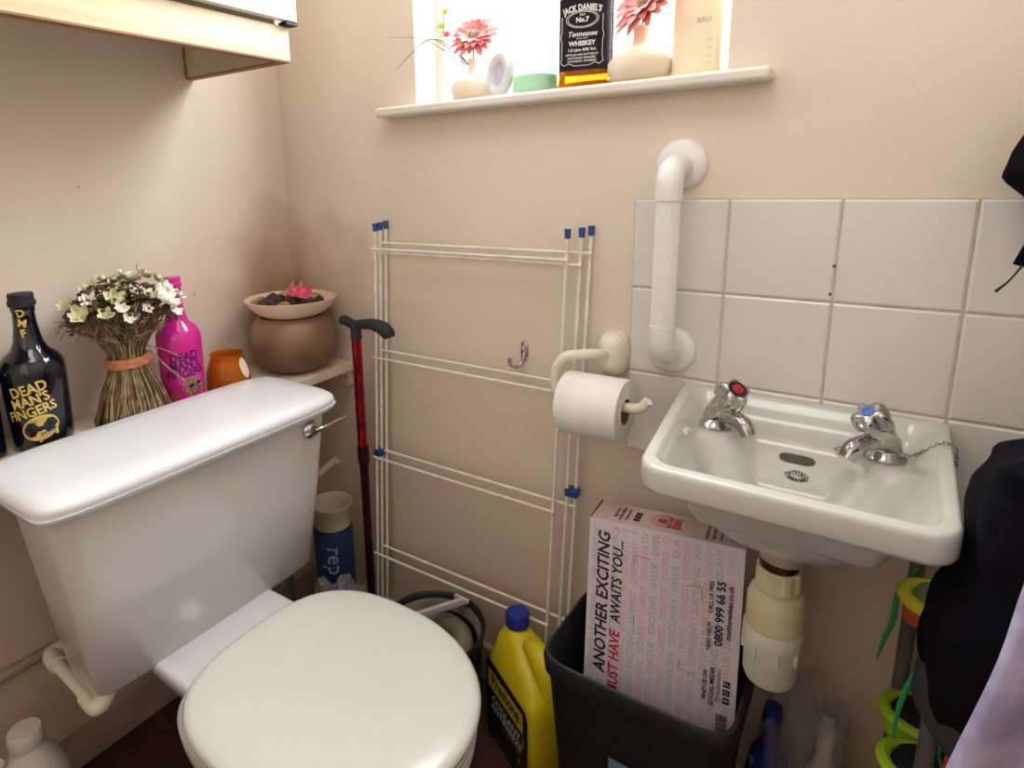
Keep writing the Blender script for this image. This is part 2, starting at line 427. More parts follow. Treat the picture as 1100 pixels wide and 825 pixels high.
# tiled splashback
b = B()
for k in range(5):
    for r in range(3):
        x0 = .879+.15*k+.0012; x1 = min(.879+.15*(k+1)-.0012, XR-.001); z1 = 1.10-.15*r-.0012; z0 = z1-.1476
        if x0 > XR-.02: continue
        b.add([(x0, -.004, z0), (x1, -.004, z0), (x1, -.004, z1), (x0, -.004, z1), (x0+.003, -.0062, z0+.003), (x1-.003, -.0062, z0+.003), (x1-.003, -.0062, z1-.003), (x0+.003, -.0062, z1-.003), (x0, 0, z0), (x1, 0, z0), (x1, 0, z1), (x0, 0, z1)],
              [(4, 5, 6, 7), (0, 1, 5, 4), (1, 2, 6, 5), (2, 3, 7, 6), (3, 0, 4, 7), (8, 9, 1, 0), (9, 10, 2, 1), (10, 11, 3, 2), (11, 8, 0, 3)])
sp = b.out('trim_2', M['tile'], smooth=True, angle=12, base=(.879, 0, .65)); struct(sp)
g = box('grout', (.879, -.0035, .65), (XR, -.0002, 1.10), M['grout'], sp)
# small drill plugs in the grout
b = B()
for (x, z) in ((1.1765, 1.004), (1.175, .9625)): b.lathe([(.0022, 0), (.0022, .002)], (0, 0, 0), 10, T=axis_T((x, -.0045, z), (0, -1, 0)))
b.out('wall_plug', M['slot'], sp)
# low pipe ledge along the left wall
struct(B().tube([(.012, -1.7, .285), (.012, -.02, .285)], .010, 12).out('trim_3', M['skirt']))

# ------------------------------------------------------------------ wall cabinet (open below its valance)
cab = thing('wall_cabinet', (.15, -.75, 1.357), 'pale oak and white wall cabinet above the cistern', 'cabinet')
YC0, YC1 = -1.35, -.226
box('valance', (.287, YC0, 1.357), (.305, YC1, 1.415), M['oak'], cab, bevel=.0015)
box('edging', (.286, YC0, 1.3545), (.306, YC1, 1.3575), M['edge'], cab)
b = B().box((0.001, YC1-.016, 1.357), (.287, YC1, 2.05)); b.out('side_panel', M['panel'], cab, smooth=False)
box('edging', (.001, YC1-.017, 1.3548), (.286, YC1+.001, 1.3575), M['edge'], cab)
box('side_panel', (0.001, YC0, 1.357), (.287, YC0+.016, 2.05), M['panel'], cab)
box('cabinet_floor', (.001, YC0+.016, 1.50), (.287, YC1-.016, 1.516), M['panel'], cab)
box('cabinet_top', (.001, YC0+.016, 2.03), (.287, YC1-.016, 2.05), M['panel'], cab)
box('back_edging', (.001, YC1-.0185, 1.3575), (.006, YC1-.0165, 1.42), M['edge'], cab)
for y0, y1 in ((YC0, -.79), (-.786, YC1+.004)):
    d = box('door', (.307, y0, 1.421), (.325, y1, 2.05), M['door'], cab, bevel=.002)
    d['label'] = 'white cabinet door'
    if y1 > -.3: box('hinge', (.300, y1-.022, 1.4155), (.322, y1+.004, 1.4205), M['ink'], d)

# ------------------------------------------------------------------ shelf behind the cistern
sh = thing('shelf', (.1, -.6, .69), 'cream painted shelf board along the left wall behind the cistern', 'shelf')
box('board', (.0, -1.2, .692), (.205, -.0, .712), M['shelf'], sh, bevel=.002)
box('batten', (.0, -.02, .655), (.195, 0, .692), M['shelf'], sh)

# ------------------------------------------------------------------ toilet
toi = thing('toilet', (.5, -.51, 0), 'white close coupled toilet with closed ivory lid', 'toilet')
def cist_ring(z, x0, x1, y0, y1, n=7): return sring((x0+x1)/2, (y0+y1)/2, z, (x1-x0)/2, (y1-y0)/2, n, 72)
b = B(); rings = []
for z, x0, x1, y0, y1, n in ((.366, .238, .310, -.694, -.302, 5), (.369, .226, .325, -.708, -.288, 6), (.380, .219, .333, -.716, -.281, 8), (.55, .211, .352, -.735, -.262, 9), (.700, .207, .366, -.752, -.246, 9), (.708, .207, .367, -.752, -.246, 9)):
    rings.append(cist_ring(z, x0, x1, y0, y1, n))
b.loft(rings).out('cistern', M['porc'], toi, angle=60)
b = B(); rings = []
for z, e, n in ((.7135, -.006, 8), (.714, 0, 8), (.722, .003, 8), (.729, .0, 8), (.7345, -.006, 7), (.7375, -.016, 6), (.7385, -.05, 5)):
    rings.append(cist_ring(z, .140-e, .384+e, -.770-e, -.226+e, n))
b.loft(rings)
rings = []
for z, e, n in ((.7045, -.005, 8), (.706, 0, 8), (.714, .002, 8)): rings.append(cist_ring(z, .2055, .384+e, -.770-e, -.226+e, n))
b.loft(rings)
b.out('cistern_lid', M['lid'], toi, angle=60)
# flush lever
fl = B(); T = axis_T((.366, -.300, .678), (1, 0, 0))
fl.lathe([(.016, 0), (.017, .002), (.014, .007), (.009, .010), (.008, .016), (.001, .018)], (0, 0, 0), 24, T=T)
lev = fl.out('flush_lever', M['chrome'], toi)
B().tube([(.380, -.300, .678), (.385, -.285, .680), (.386, -.262, .682), (.384, -.222, .683)], [.005, .0045, .0035, .0025], 10, smooth=4).out('lever_arm', M['chrome'], lev)
# pan
PC = -.517
def pan_ring(z, x0, x1, hw, n=2.4, seg=64):
    r = []; cx = x0+(x1-x0)*.46
    for j in range(seg):
        t = 2*PI*j/seg; c, s_ = cos(t), sin(t)
        a = (x1-cx) if c > 0 else (cx-x0); nn = 2.15 if c > 0 else 3.2
        if n != 2.4: nn = n if c < 0 else 2.2
        r.append((cx+a*math.copysign(abs(c)**(2/nn), c), PC+hw*math.copysign(abs(s_)**(2/nn), s_), z))
    return r
b = B()
rings = [pan_ring(0, .42, .74, .105), pan_ring(.02, .42, .74, .105), pan_ring(.10, .44, .70, .085), pan_ring(.20, .42, .74, .11), pan_ring(.28, .40, .80, .15), pan_ring(.345, .40, .845, .172), pan_ring(.375, .40, .85, .176), pan_ring(.382, .405, .842, .17)]
b.loft(rings)
b.out('bowl', M['porc'], toi, angle=60)
b = B(); rings = []
for z, e in ((.30, -.03), (.345, -.008), (.372, 0), (.379, -.003), (.381, -.008)):
    rings.append(sring(.385, PC+.003, z, .105+e*.5, .118+e, 9, 56))
b.loft(rings).out('pan_deck', M['porc'], toi, angle=60)
box('coupling', (.24, -.58, .30), (.35, -.44, .367), M['ink'], toi)
def lid_ring(z, e, k=1.0):
    r = []; x0, x1, hw = .430-e, .852+e, .187+e; cx = .632
    for j in range(96):
        t = 2*PI*j/96; c, s_ = cos(t), sin(t)
        a = (x1-cx) if c > 0 else (cx-x0); nn = 2.05 if c > 0 else 2.9
        r.append((cx+a*math.copysign(abs(c)**(2/nn), c), PC+hw*math.copysign(abs(s_)**(2/nn), s_), z))
    return r
b = B(); b.loft([lid_ring(.383, -.008), lid_ring(.386, -.003), lid_ring(.394, -.001), lid_ring(.3985, -.006)]).out('seat', M['seat'], toi, angle=60)
b = B(); b.loft([lid_ring(.3995, -.006), lid_ring(.402, 0), lid_ring(.410, .002), lid_ring(.4165, -.003), lid_ring(.4195, -.012), lid_ring(.421, -.04), lid_ring(.4215, -.10)]).out('seat_lid', M['seat'], toi, angle=70)
for s in (-1, 1): B().tube([(.432, PC+s*.078-.016, .3925), (.432, PC+s*.078+.016, .3925)], .0085, 16).out('hinge', M['wplastic'], toi)

# overflow pipe below the cistern
op = thing('overflow_pipe', (.2, -.72, .33), 'white plastic overflow pipe with two elbows under the left end of the cistern', 'pipe')
B().tube([(.112, -.699, .342), (.30, -.708, .342)], .0105, 18).out('pipe', M['cream'], op)
B().tube([(.0, -.55, .338), (.100, -.55, .338), (.106, -.56, .342), (.106, -.688, .342)], .0105, 18).out('pipe', M['cream'], op)
B().tube([(.255, -.706, .342), (.285, -.708, .342), (.294, -.706, .345), (.297, -.700, .352), (.296, -.692, .362), (.294, -.686, .370)], .0145, 18, smooth=4).out('elbow', M['cream'], op)
B().tube([(.106, -.663, .342), (.106, -.686, .342), (.110, -.696, .342), (.122, -.6995, .342), (.145, -.701, .342)], .0145, 18, smooth=4).out('elbow', M['cream'], op)

# ------------------------------------------------------------------ white bottle at far left
wb = thing('white_bottle', (.145, -.765, 0), 'off-white plastic cleaner bottle with a handle, standing on the floor by the left wall', 'bottle')
c = (.145, -.765, 0)
B().lathe([(.052, 0), (.060, .006), (.062, .10), (.060, .17), (.050, .20), (.034, .222), (.027, .235), (.025, .245)], c, 32, ay=.85).out('body', M['whitebottle'], wb)
B().lathe([(.025, .236), (.0265, .240), (.0255, .262), (.023, .266), (.0, .267)], c, 32).out('cap', M['whitebottle'], wb)
B().tube([(.135, -.800, .232), (.14, -.828, .215), (.14, -.842, .17), (.14, -.828, .12), (.14, -.805, .10)], .012, 12, smooth=5).out('handle', M['whitebottle'], wb)

# ------------------------------------------------------------------ bottles and ornaments on the shelf
ZS = .712
def rum(c, name, label, mglass, mink, a_text, tilt, pink=False):
    t = thing(name, (c[0], c[1], ZS), label, 'bottle')
    C0 = (c[0], c[1], ZS); k = 1.04 if not pink else .92
    prof = [(.036, 0), (.041, .003), (.043, .012), (.045, .06), (.0465, .125), (.045, .140), (.038, .152), (.026, .162), (.0205, .175), (.0165, .20), (.0155, .222), (.017, .224), (.017, .232)]
    prof = [(r*k, z*k if not pink else z*1.0) for r, z in prof]
    B().lathe(prof, C0, 40).out('glass_body', mglass, t)
    z1 = prof[-1][1]
    B().lathe([(.0175*k, z1), (.0195*k, z1+.001), (.0195*k, z1+.008), (.0175*k, z1+.010), (.0180*k, z1+.018), (.017*k, z1+.021), (.0, z1+.0215)], C0, 28).out('cap', M['ink'] if not pink else mglass, t)
    rf = lambda z: prof_r(prof, z)
    for s, zz, sz in (('DEAD', .106, .024), ("MAN'S", .0875, .023), ('FINGERS', .069, .0225)):
        text(s, sz, cyl_fn(C0, .045, a_text, zz*k, tilt=tilt, rf=rf), mink, t, weight=.0006, xs=.88)
    for i, s in enumerate('DMF'):
        text(s, .017, cyl_fn(C0, .02, a_text, (.222-.016*i)*k, tilt=.2*(-1)**i, rf=rf), mink, t, weight=.0006)
    # skull emblem
    fn = cyl_fn(C0, .045, a_text, .036*k, off=.0005, tilt=tilt, rf=rf); fn2 = cyl_fn(C0, .045, a_text, .036*k, off=.0009, tilt=tilt, rf=rf)
    sk = M['yellowink'] if not pink else M['greenink']
    cr = .0245 if not pink else .017
    ox = .010
    b = poly(ell(ox, .004, cr*1.15, cr*.85, 28, .15), fn); poly([(ox-.010, -.020), (ox+.020, -.017), (ox+.024, .0), (ox-.008, -.004)], fn, b)
    e = b.out('skull_emblem', sk, t, smooth=False)
    b = poly(ell(ox-.001, .003, .0058, .0042, 20, .2), fn2); poly(ell(ox+.0150, .005, .0048, .0042), fn2, b); poly([(ox+.006, -.002), (ox+.011, -.002), (ox+.0095, .003)], fn2, b)
    poly([(ox-.004, -.0085), (ox+.021, -.006), (ox+.020, -.0035), (ox-.004, -.0062)], fn2, b)
    for q in range(5): poly([(ox+.0045*q-.002, -.014), (ox+.0045*q-.0012, -.014), (ox+.0045*q-.0012, -.004), (ox+.0045*q-.002, -.004)], fn2, b)
    b.add(*(lambda s: (s.v, s.f))(scribble([[(ox-.021, .008), (ox-.015, .001), (ox-.016, -.006)], [(ox-.004, .017), (ox-.007, .010)]], .0012, fn2)))
    b.out('skull_features', M['ink'], e, smooth=False)
    if not pink:
        rnd = random.Random(3); b = B()
        for q in range(16):
            x, y = rnd.uniform(-.004, .028), rnd.uniform(.085, .104)
            poly(ell(x, y-.036, rnd.uniform(.0005, .0014), .0006, 8, rnd.random()*3), fn, b)
        b.out('fleck_print', mink, t, smooth=False)
    else:
        b = poly(ell(-.026, -.010, .010, .006, 16, .3), fn); b.out('fruit_print', M['orange'], t, smooth=False)
    return t
def prof_r(prof, z):
    for (r0, z0), (r1, z1) in zip(prof, prof[1:]):
        if z0 <= z <= z1 and z1 > z0: return r0+(r1-r0)*(z-z0)/(z1-z0)
    return prof[-1][0]
rum((.082, -.640), 'spirit_bottle', 'black bottle with gold skull print at the left end of the shelf', M['blackglass'], M['yellowink'], math.radians(-34), .22)
rum((.085, -.378), 'spirit_bottle', 'bright pink bottle with a green skull print, behind the dried flowers', M['pinkglass'], M['purpink'], math.radians(-22), .12, True)
# dark jar cut by the frame at far left
t = thing('dark_jar', (.062, -.730, ZS), 'dark rounded jar left of the black bottle, cut by the picture edge', 'jar')
B().lathe([(.034, 0), (.038, .004), (.040, .112), (.037, .135), (.028, .150), (.023, .155)], (.062, -.730, ZS), 28).out('body', M['blackglass'], t)
B().lathe([(.025, .1555), (.0255, .17), (.023, .178), (0, .179)], (.062, -.730, ZS), 24).out('lid', M['ink'], t)

# amber candle glass
t = thing('candle_glass', (.098, -.282, ZS), 'orange amber glass candle holder between the pink bottle and the pot', 'candle holder')
c = (.098, -.282, ZS)
B().lathe([(.040, 0), (.046, .003), (.047, .012), (.0445, .035), (.036, .060), (.033, .068), (.035, .075), (.0335, .075), (.0315, .068), (.034, .060), (.042, .035), (.0445, .012), (.040, .006), (0, .005)], c, 36, caps=(True, False)).out('glass', M['amber'], t)
B().lathe([(.0405, .0062), (.0435, .012), (.0415, .034), (.037, .048), (0, .048)], c, 32).out('wax', M['amberw'], t)
fn = cyl_fn(c, .04, math.radians(20), .045, off=.0015, rf=lambda z: .0445+(.033-.0445)*max(0, (z-.035))/.033 if z > .035 else .0455)
poly(ell(0, 0, .013, .022, 18), fn).out('paper_label', M['bowl'], t)

# copper pot with bowl on top
pc = (.120, -.114, ZS)
t = thing('round_pot', pc, 'round brownish copper pot on the shelf in the corner', 'pot')
B().lathe([(.048, 0), (.056, .002), (.078, .018), (.093, .045), (.0985, .070), (.097, .095), (.090, .114), (.078, .128), (.072, .131), (.068, .129), (.074, .118), (.088, .09), (.088, .06), (.06, .02), (0, .012)], pc, 48, caps=(True, False)).out('body', M['copper'], t)
bz = ZS+.133
t2 = thing('shallow_bowl', (pc[0]+.004, pc[1]-.002, bz-.006), 'shallow cream ceramic bowl of potpourri resting on the copper pot', 'bowl')
bc = (pc[0]+.004, pc[1]-.002, bz-.008)
B().lathe([(.034, .0), (.054, .003), (.078, .014), (.095, .030), (.1035, .046), (.1013, .0465), (.091, .032), (.072, .018), (.05, .009), (0, .006)], bc, 48, caps=(True, False)).out('dish', M['bowl'], t2)
rnd = random.Random(11)
spots = [(-.045, -.045, .016, 't'), (-.015, -.055, .017, 'd'), (.005, -.050, .013, 'd'), (.030, -.045, .014, 't'), (-.050, -.012, .017, 'd'), (-.02, -.018, .018, 'd'), (.05, -.005, .015, 'd'), (-.03, .025, .016, 't'), (.012, .0, .016, 'd'), (.052, .028, .014, 'd'), (.02, .042, .016, 't'), (-.005, .03, .015, 'd')]
sidew = ['at the near left of the cream bowl', 'at the near rim of the cream bowl', 'in the middle of the near rim of the cream bowl', 'at the near right of the cream bowl', 'at the far left of the cream bowl', 'left of the pink wax block in the cream bowl', 'right of the pink wax block in the cream bowl', 'at the back of the cream bowl', 'under the pink wax block in the cream bowl', 'at the far right of the cream bowl', 'at the far rim of the cream bowl', 'behind the pink wax block in the cream bowl']
for i, (x, y, r, k) in enumerate(spots):
    mz = bc[2]+.036+.004*(1-(x*x+y*y)/.005)
    ang = rnd.random()*PI
    T = lambda p, a=ang: Vector((p.x*cos(a)-p.y*sin(a), p.x*sin(a)+p.y*cos(a), p.z+.25*p.x))
    o = B().ball((bc[0]+x*1.15, bc[1]+y*1.15, mz), (r*1.25, r*.8, r*.72), 10, T=T, nz=.35).out('dried_pod', M['darkpot'] if k == 'd' else M['tanpot'], base=(bc[0]+x, bc[1]+y, mz))
    tag(o, ('dark brown dried pod ' if k == 'd' else 'tan dried petal curl ')+sidew[i], 'potpourri', 'potpourri pieces in the cream bowl')
t = thing('wax_melt', (bc[0]+.018, bc[1]+.012, bc[2]+.045), 'pink wax block in torn pink wrapping on the potpourri', 'wax')
wx, wy, wz = bc[0]+.026, bc[1]+.006, bc[2]+.050
b = B()
for dx in (-.011, .011):
    b.loft([sring(wx+dx, wy, wz+z, .0125+e, .017+e, 6, 24) for z, e in ((0, 0), (.003, .001), (.017, -.001), (.020, -.003))])
b.out('wax_block', M['pinkwax'], t)
b = B(); v = []; f = []; nx, ny = 16, 10
for i in range(ny+1):
    for j in range(nx+1):
        u, w = j/nx, i/ny
        v.append((wx-.062+.1*u+.004*sin(9*w), wy-.022+.036*w, wz-.004+.012*sin(PI*(1-u))*(.5+w)+.005*mn.noise(Vector((u*8, w*8, 3)))+.028*max(0, .42-u)*w+.004))
for i in range(ny):
    for j in range(nx):
        a = i*(nx+1)+j; f.append((a, a+1, a+nx+2, a+nx+1))
b.add(v, f).out('wrapping', M['cello'], t, angle=180)
b = B()
for (x, y) in ((-.030, .004), (-.008, .010)):
    b.tube([(wx+x, wy+y, wz+.008), (wx+x-.002, wy+y, wz+.020), (wx+x+.002, wy+y+.002, wz+.033)], [.008, .005, .002], 7, smooth=4)
b.out('wrapping_twist', M['cello'], t)

# dried bouquet
bq = thing('dried_bouquet', (.10, -.492, ZS), 'bunch of dried stalks with ivory flowers tied by a terracotta band, standing on the shelf', 'dried flowers')
cx, cy = .100, -.492
rnd = random.Random(5)
b = B(); b2 = B()
for i in range(300):
    a = rnd.random()*2*PI; q = math.sqrt(rnd.random())
    if i < 190: q = .75+.25*rnd.random()
    rb, rw, rt = .072*q, .031*q, .085*q
    ax = .82
    a2 = a+rnd.uniform(-.25, .25); a3 = a+rnd.uniform(-.5, .5)
    zt = .20+rnd.uniform(-.03, .03)*1
    P = [(cx+rb*ax*cos(a), cy+rb*sin(a), ZS+.0015), (cx+(rb*.55+rw*.5)*ax*cos(a2), cy+(rb*.55+rw*.5)*sin(a2), ZS+.055), (cx+rw*ax*cos(a2), cy+rw*sin(a2), ZS+.112), (cx+(rt*.55)*ax*cos(a2), cy+rt*.55*sin(a2), ZS+.155), (cx+rt*ax*cos(a3), cy+rt*sin(a3), ZS+zt)]
    (b if i % 3 else b2).tube(P, [.0021, .0019, .0014, .0011, .0007], 5, smooth=2)
tag(b.out('stalks', M['stalk'], bq, angle=180), kind='stuff'); tag(b2.out('dark_stalks', M['stalkd'], bq, angle=180), kind='stuff')
b = B()
b.loft([sring(cx, cy, ZS+z, .0275+e, .0345+e, 2.2, 36) for z, e in ((.103, 0), (.104, .0025), (.112, .0018), (.120, .0028), (.121, 0))])
b.ball((cx+.010, cy+.036, ZS+.112), (.008, .007, .012), 8, nz=.3)
b.out('tie_band', M['raffia'], bq)
b = B()
b.tube([(cx+.012, cy+.036, ZS+.135), (cx+.03, cy+.055, ZS+.125), (cx+.03, cy+.085, ZS+.105)], .0012, 5, smooth=5)
b.tube([(cx+.012, cy+.034, ZS+.140), (cx+.03, cy+.050, ZS+.10), (cx+.04, cy+.085, ZS+.055)], .0014, 5, smooth=5)
b.out('loose_strands', M['stalk'], bq)
# seed heads and filler
b = B()
for i in range(900):
    a = rnd.random()*2*PI; q = math.sqrt(rnd.random()); zc = .205+.045*(1-q*q)+rnd.uniform(-.028, .018)
    p = (cx+.078*q*cos(a)*.8, cy+.092*q*sin(a), ZS+zc)
    s = rnd.uniform(.0025, .006); b.ball(p, (s, s*rnd.uniform(.6, 1.2), s*rnd.uniform(.5, 1)), 4, nz=.5)
tag(b.out('seed_heads', M['moss'], bq, smooth=False), kind='stuff')
b = B()
for i in range(40):
    a = rnd.random()*2*PI
    p0 = Vector((cx+.06*cos(a), cy+.07*sin(a), ZS+.195)); 
    b.tube([p0, p0+Vector((.014*cos(a), .018*sin(a), .004)), p0+Vector((.03*cos(a), .038*sin(a), -.012+rnd.uniform(-.01, .02)))], [.0009, .0006], 4, smooth=3)
tag(b.out('wispy_sprigs', M['stalkd'], bq), kind='stuff')
def blossom(p, nrm, r, m, n=6, frill=.3):
    T = axis_T(p, nrm); b = B()
    for k in range(n):
        a = 2*PI*k/n+rnd.uniform(-.2, .2); rr = r*rnd.uniform(.8, 1.1); v = []; f = []
        for i in range(5):
            for j in range(5):
                u = i/4; w = (j-2)/2
                wd = rr*.42*math.sin(PI*min(1, .15+u*.75))
                x = rr*u; y = w*wd; z = r*(.75*u*u-.25*u+.22*abs(w)+frill*.8*mn.noise(Vector((x*200+k, y*200, p[1]*50))))
                v.append(T((x*cos(a)-y*sin(a), x*sin(a)+y*cos(a), z)))
        for i in range(4):
            for j in range(4): q = i*5+j; f.append((q, q+1, q+6, q+5))
        b.add(v, f)
    b.ball(tuple(Vector(p)+Vector(nrm).normalized()*.1*r), r*.16, 5)
    return b
fls = [(.060, .052, .228, .026, 'w', 9), (.030, .075, .240, .020, 'w', 8), (-.02, .03, .262, .022, 'w', 7), (.01, -.006, .252, .021, 'g', 6), (.045, -.028, .240, .018, 'g', 6), (.05, -.088, .222, .018, 'g', 6), (.06, -.052, .218, .016, 'g', 5), (.07, -.018, .205, .012, 'w', 5), (.07, -.030, .225, .013, 'w', 6), (.04, .012, .246, .014, 'w', 6), (.05, .030, .238, .013, 'w', 6), (-.01, .056, .266, .019, 'g', 7), (.0, .078, .256, .017, 'g', 6), (-.02, -.04, .254, .017, 'g', 6), (.02, -.06, .240, .015, 'w', 6), (.066, .016, .216, .012, 'w', 5), (.078, .060, .206, .014, 'w', 6), (-.04, .0, .262, .018, 'g', 6), (.03, .098, .226, .013, 'w', 5), (-.005, -.085, .236, .015, 'g', 6)]
for (x, y, z, r, k, n) in fls:
    nr = Vector((x+.04, y, .09)).normalized()
    blossom((cx+x*.9, cy+y, ZS+z-.004), nr, r, None, n).out('ivory_flower', M['petalw'] if k == 'w' else M['petalg'], bq, angle=180)

# ------------------------------------------------------------------ things on the window sill
ZW = 1.286
def vase(c, label, k=1.0):
    t = thing('bud_vase', (c[0], c[1], ZW), label, 'vase')
    p = [(.022, 0), (.030, .001), (.044, .008), (.0505, .022), (.050, .034), (.040, .046), (.024, .054), (.0145, .062), (.012, .072), (.0125, .082), (.015, .087), (.0135, .087), (.0105, .080), (.010, .060), (.0, .058)]
    B().lathe([(r*k, z*k) for r, z in p], (c[0], c[1], ZW), 40, caps=(True, False)).out('body', M['vase'], t)
def gerbera(c, head, nrm, r, label, grass, curve=(0, 0)):
    t = thing('gerbera', (c[0], c[1], ZW+.062), label, 'flower')
    h = Vector(head); n = Vector(nrm).normalized()
    B().tube([(c[0], c[1], ZW+.064), (c[0]+curve[0], c[1]+curve[1], ZW+.095), h-n*.012, h], [.0018, .0017, .0016, .003], 8, smooth=6).out('stem', M['stem'], t)
    T = axis_T(h, n); rn = random.Random(int(c[0]*999)); b = B()
    for layer, (cnt, rr, lift) in enumerate(((17, 1.0, .08), (14, .80, .24), (11, .55, .42))):
        for q in range(cnt):
            a = 2*PI*q/cnt+rn.uniform(-.08, .08)+layer*.1; L_ = r*rr*rn.uniform(.9, 1.06); v = []; f = []
            lf = lift+rn.uniform(-.08, .1)
            for i in range(6):
                for j in range(3):
                    u = i/5; w = j-1; wd = r*.165*math.sin(PI*min(.93, .18+u*.72))
                    x = r*.12+L_*u*.88; y = w*wd; z = L_*(lf*u-.12*u*u)+abs(w)*.0012-(.0025 if layer == 0 else 0)
                    v.append(T((x*cos(a)-y*sin(a), x*sin(a)+y*cos(a), z)))
            for i in range(5):
                for j in range(2): k = i*3+j; f.append((k, k+1, k+4, k+3))
            b.add(v, f)
    b.out('petals', M['gerb'], t, angle=180)
    b = B(); b.lathe([(r*.2, 0), (r*.2, .004), (r*.13, .007), (0, .008)], (0, 0, 0), 20, T=T)
    for q in range(26):
        a = rn.random()*2*PI; rr = r*.17*math.sqrt(rn.random()); b.ball(T((rr*cos(a), rr*sin(a), .007)), .0014, 4)
    b.out('flower_centre', M['gerbc'], t)
    if grass:
        b = B()
        for g in grass: b.tube([(c[0], c[1], ZW+.064)]+g, [.0011, .0010, .0006, .0003], 5, smooth=6)
        b.out('grass_blades', M['stem'], t)
vase((.538, .032), 'small cream bud vase at the left end of the window sill', .93)
gerbera((.538, .030), (.556, .005, 1.404), (.20, -.75, .60), .049, 'pink-red gerbera with curved grass blades in the left vase on the sill', [[(.475, .02, 1.405), (.44, .0, 1.405), (.395, -.02, 1.365)], [(.478, .02, 1.398), (.445, .0, 1.408), (.385, -.02, 1.36)], [(.482, .02, 1.385), (.445, -.01, 1.41), (.37, -.03, 1.42)]])
vase((.868, .030), 'wide cream bud vase right of the whiskey bottle on the sill', 1.06)
gerbera((.868, .030), (.882, -.002, 1.408), (-.35, -.85, .58), .060, 'pink-red gerbera leaning left in the vase right of the whiskey bottle', [[(.862, .02, 1.375), (.858, .01, 1.390), (.85, .005, 1.40)]], curve=(.0, 0))
# oval frame
t = thing('oval_frame', (.608, .01, ZW), 'small pearl white oval frame leaning beside the left vase', 'picture frame')
T = frame_T((.603, .012, ZW+.0015), (1, -.28, 0), (.12, .10, 1))
def oval(a, b_, y): return [T((a*cos(2*PI*j/40), y, .043+b_*sin(2*PI*j/40))) for j in range(40)]
b = B(); b.loft([oval(.0315, .0425, .006), oval(.0325, .0435, 0), oval(.030, .041, -.006), (oval(.026, .036, -.009)), oval(.019, .027, -.008), oval(.015, .022, -.003), oval(.0145, .0215, .001)], caps=(True, False)).out('rim', M['metalframe'], t)
b = B(); b.loft([oval(.0150, .0215, -.001), oval(.0150, .0215, .0005)]).out('insert', M['lilac'], t)
# mint candle glass
c = (.672, .030, ZW)
t = thing('candle_tumbler', c, 'mint green glass tumbler with lime wax left of the whiskey bottle', 'candle holder')
B().lathe([(.036, 0), (.0425, .002), (.0435, .010), (.0425, .035), (.040, .060), (.037, .078), (.0375, .090), (.0360, .090), (.0355, .078), (.038, .060), (.0405, .035), (.0415, .010), (.036, .005), (0, .0045)], c, 36, caps=(True, False)).out('glass', M['glassgreen'], t)
B().lathe([(.0355, .0055), (.0405, .010), (.0400, .034), (0, .034)], c, 32).out('wax', M['greenwax'], t)
# whiskey bottle
wc = (.770, .034); t = thing('whiskey_bottle', (wc[0], wc[1], ZW), 'square whiskey bottle with black label in the middle of the window sill', 'bottle')
rot = math.radians(13)
def wr(z, h, n=6.5):
    r = sring(0, 0, z, h, h, n, 48)
    return [(wc[0]+p[0]*cos(rot)-p[1]*sin(rot), wc[1]+p[0]*sin(rot)+p[1]*cos(rot), ZW+p[2]) for p in r]
b = B(); b.loft([wr(.0, .036), wr(.003, .042), (wr(.010, .0435)), wr(.025, .0425), wr(.030, .0415), wr(.155, .0415), wr(.162, .043), wr(.172, .0425), wr(.178, .041)], caps=(True, True)).out('whiskey_fill', M['whiskey'], t)
b = B(); b.loft([wr(.1783, .041), wr(.190, .037, 5), wr(.205, .026, 3), wr(.225, .0165, 2), wr(.262, .0145, 2), wr(.275, .0155, 2)]).out('shoulder_neck', M['whiskey'], t)
b = B(); b.loft([wr(.2755, .016, 2), wr(.300, .016, 2)]).out('cap', M['ink'], t)
T = frame_T((wc[0], wc[1], ZW), (cos(rot), sin(rot), 0), (0, 0, 1))
def wfn(x, y, off=.0424): return T((x, -off, y))
def wfn2(x, y): return T((x, -.0428, y))
b = B(); b.loft([[T((p[0], p[1], z)) for p in sring(0, 0, 0, .0422, .0422, 6.5, 48)] for z in (.030, .152)], caps=(False, False)).out('paper_label', M['label'], t)
text("JACK DANIEL'S", .0135, lambda x, y: wfn2(x, y+.128), M['whiteink'], t, weight=.0005, xs=.72, arc=.09)
text("OLD", .0045, lambda x, y: wfn2(x, y+.117), M['whiteink'], t, weight=.0001)
text("No.7", .0105, lambda x, y: wfn2(x, y+.109), M['whiteink'], t, weight=.0004)
text("Tennessee", .0115, lambda x, y: wfn2(x, y+.087), M['whiteink'], t, weight=.0002, shear=.3)
text("SOUR MASH", .0035, lambda x, y: wfn2(x, y+.080), M['whiteink'], t)
text("WHISKEY", .0105, lambda x, y: wfn2(x, y+.072), M['whiteink'], t, weight=.0004)
text("1.0 Litre 40% Vol.", .0066, lambda x, y: wfn2(x, y+.062), M['whiteink'], t, weight=.0002)
for q, s in enumerate(("DISTILLED AND BOTTLED BY", "JACK DANIEL DISTILLERY", "LYNCHBURG, TENNESSEE")):
    text(s, .0042, lambda x, y, q=q: wfn2(x, y+.0545-.0052*q), M['whiteink'], t, weight=.0001)
P = []
for s in (-1, 1):
    P.append([(s*.034, .115), (s*.034, .09), (s*.036, .083), (s*.034, .076), (s*.034, .05), (s*.036, .043), (s*.030, .038), (s*.022, .041), (s*.012, .037), (0, .037)])
    P.append([(s*.037, .142), (s*.030, .147), (s*.018, .143), (s*.008, .147), (0, .147)])
for (a_, b_) in ((.024, .0115), (.027, .0135)):
    e = ell(0, .110, a_, b_, 28); P.append(e+[e[0]])
scribble(P, .0009, wfn2).out('label_ornament', M['whiteink'], t, smooth=False)
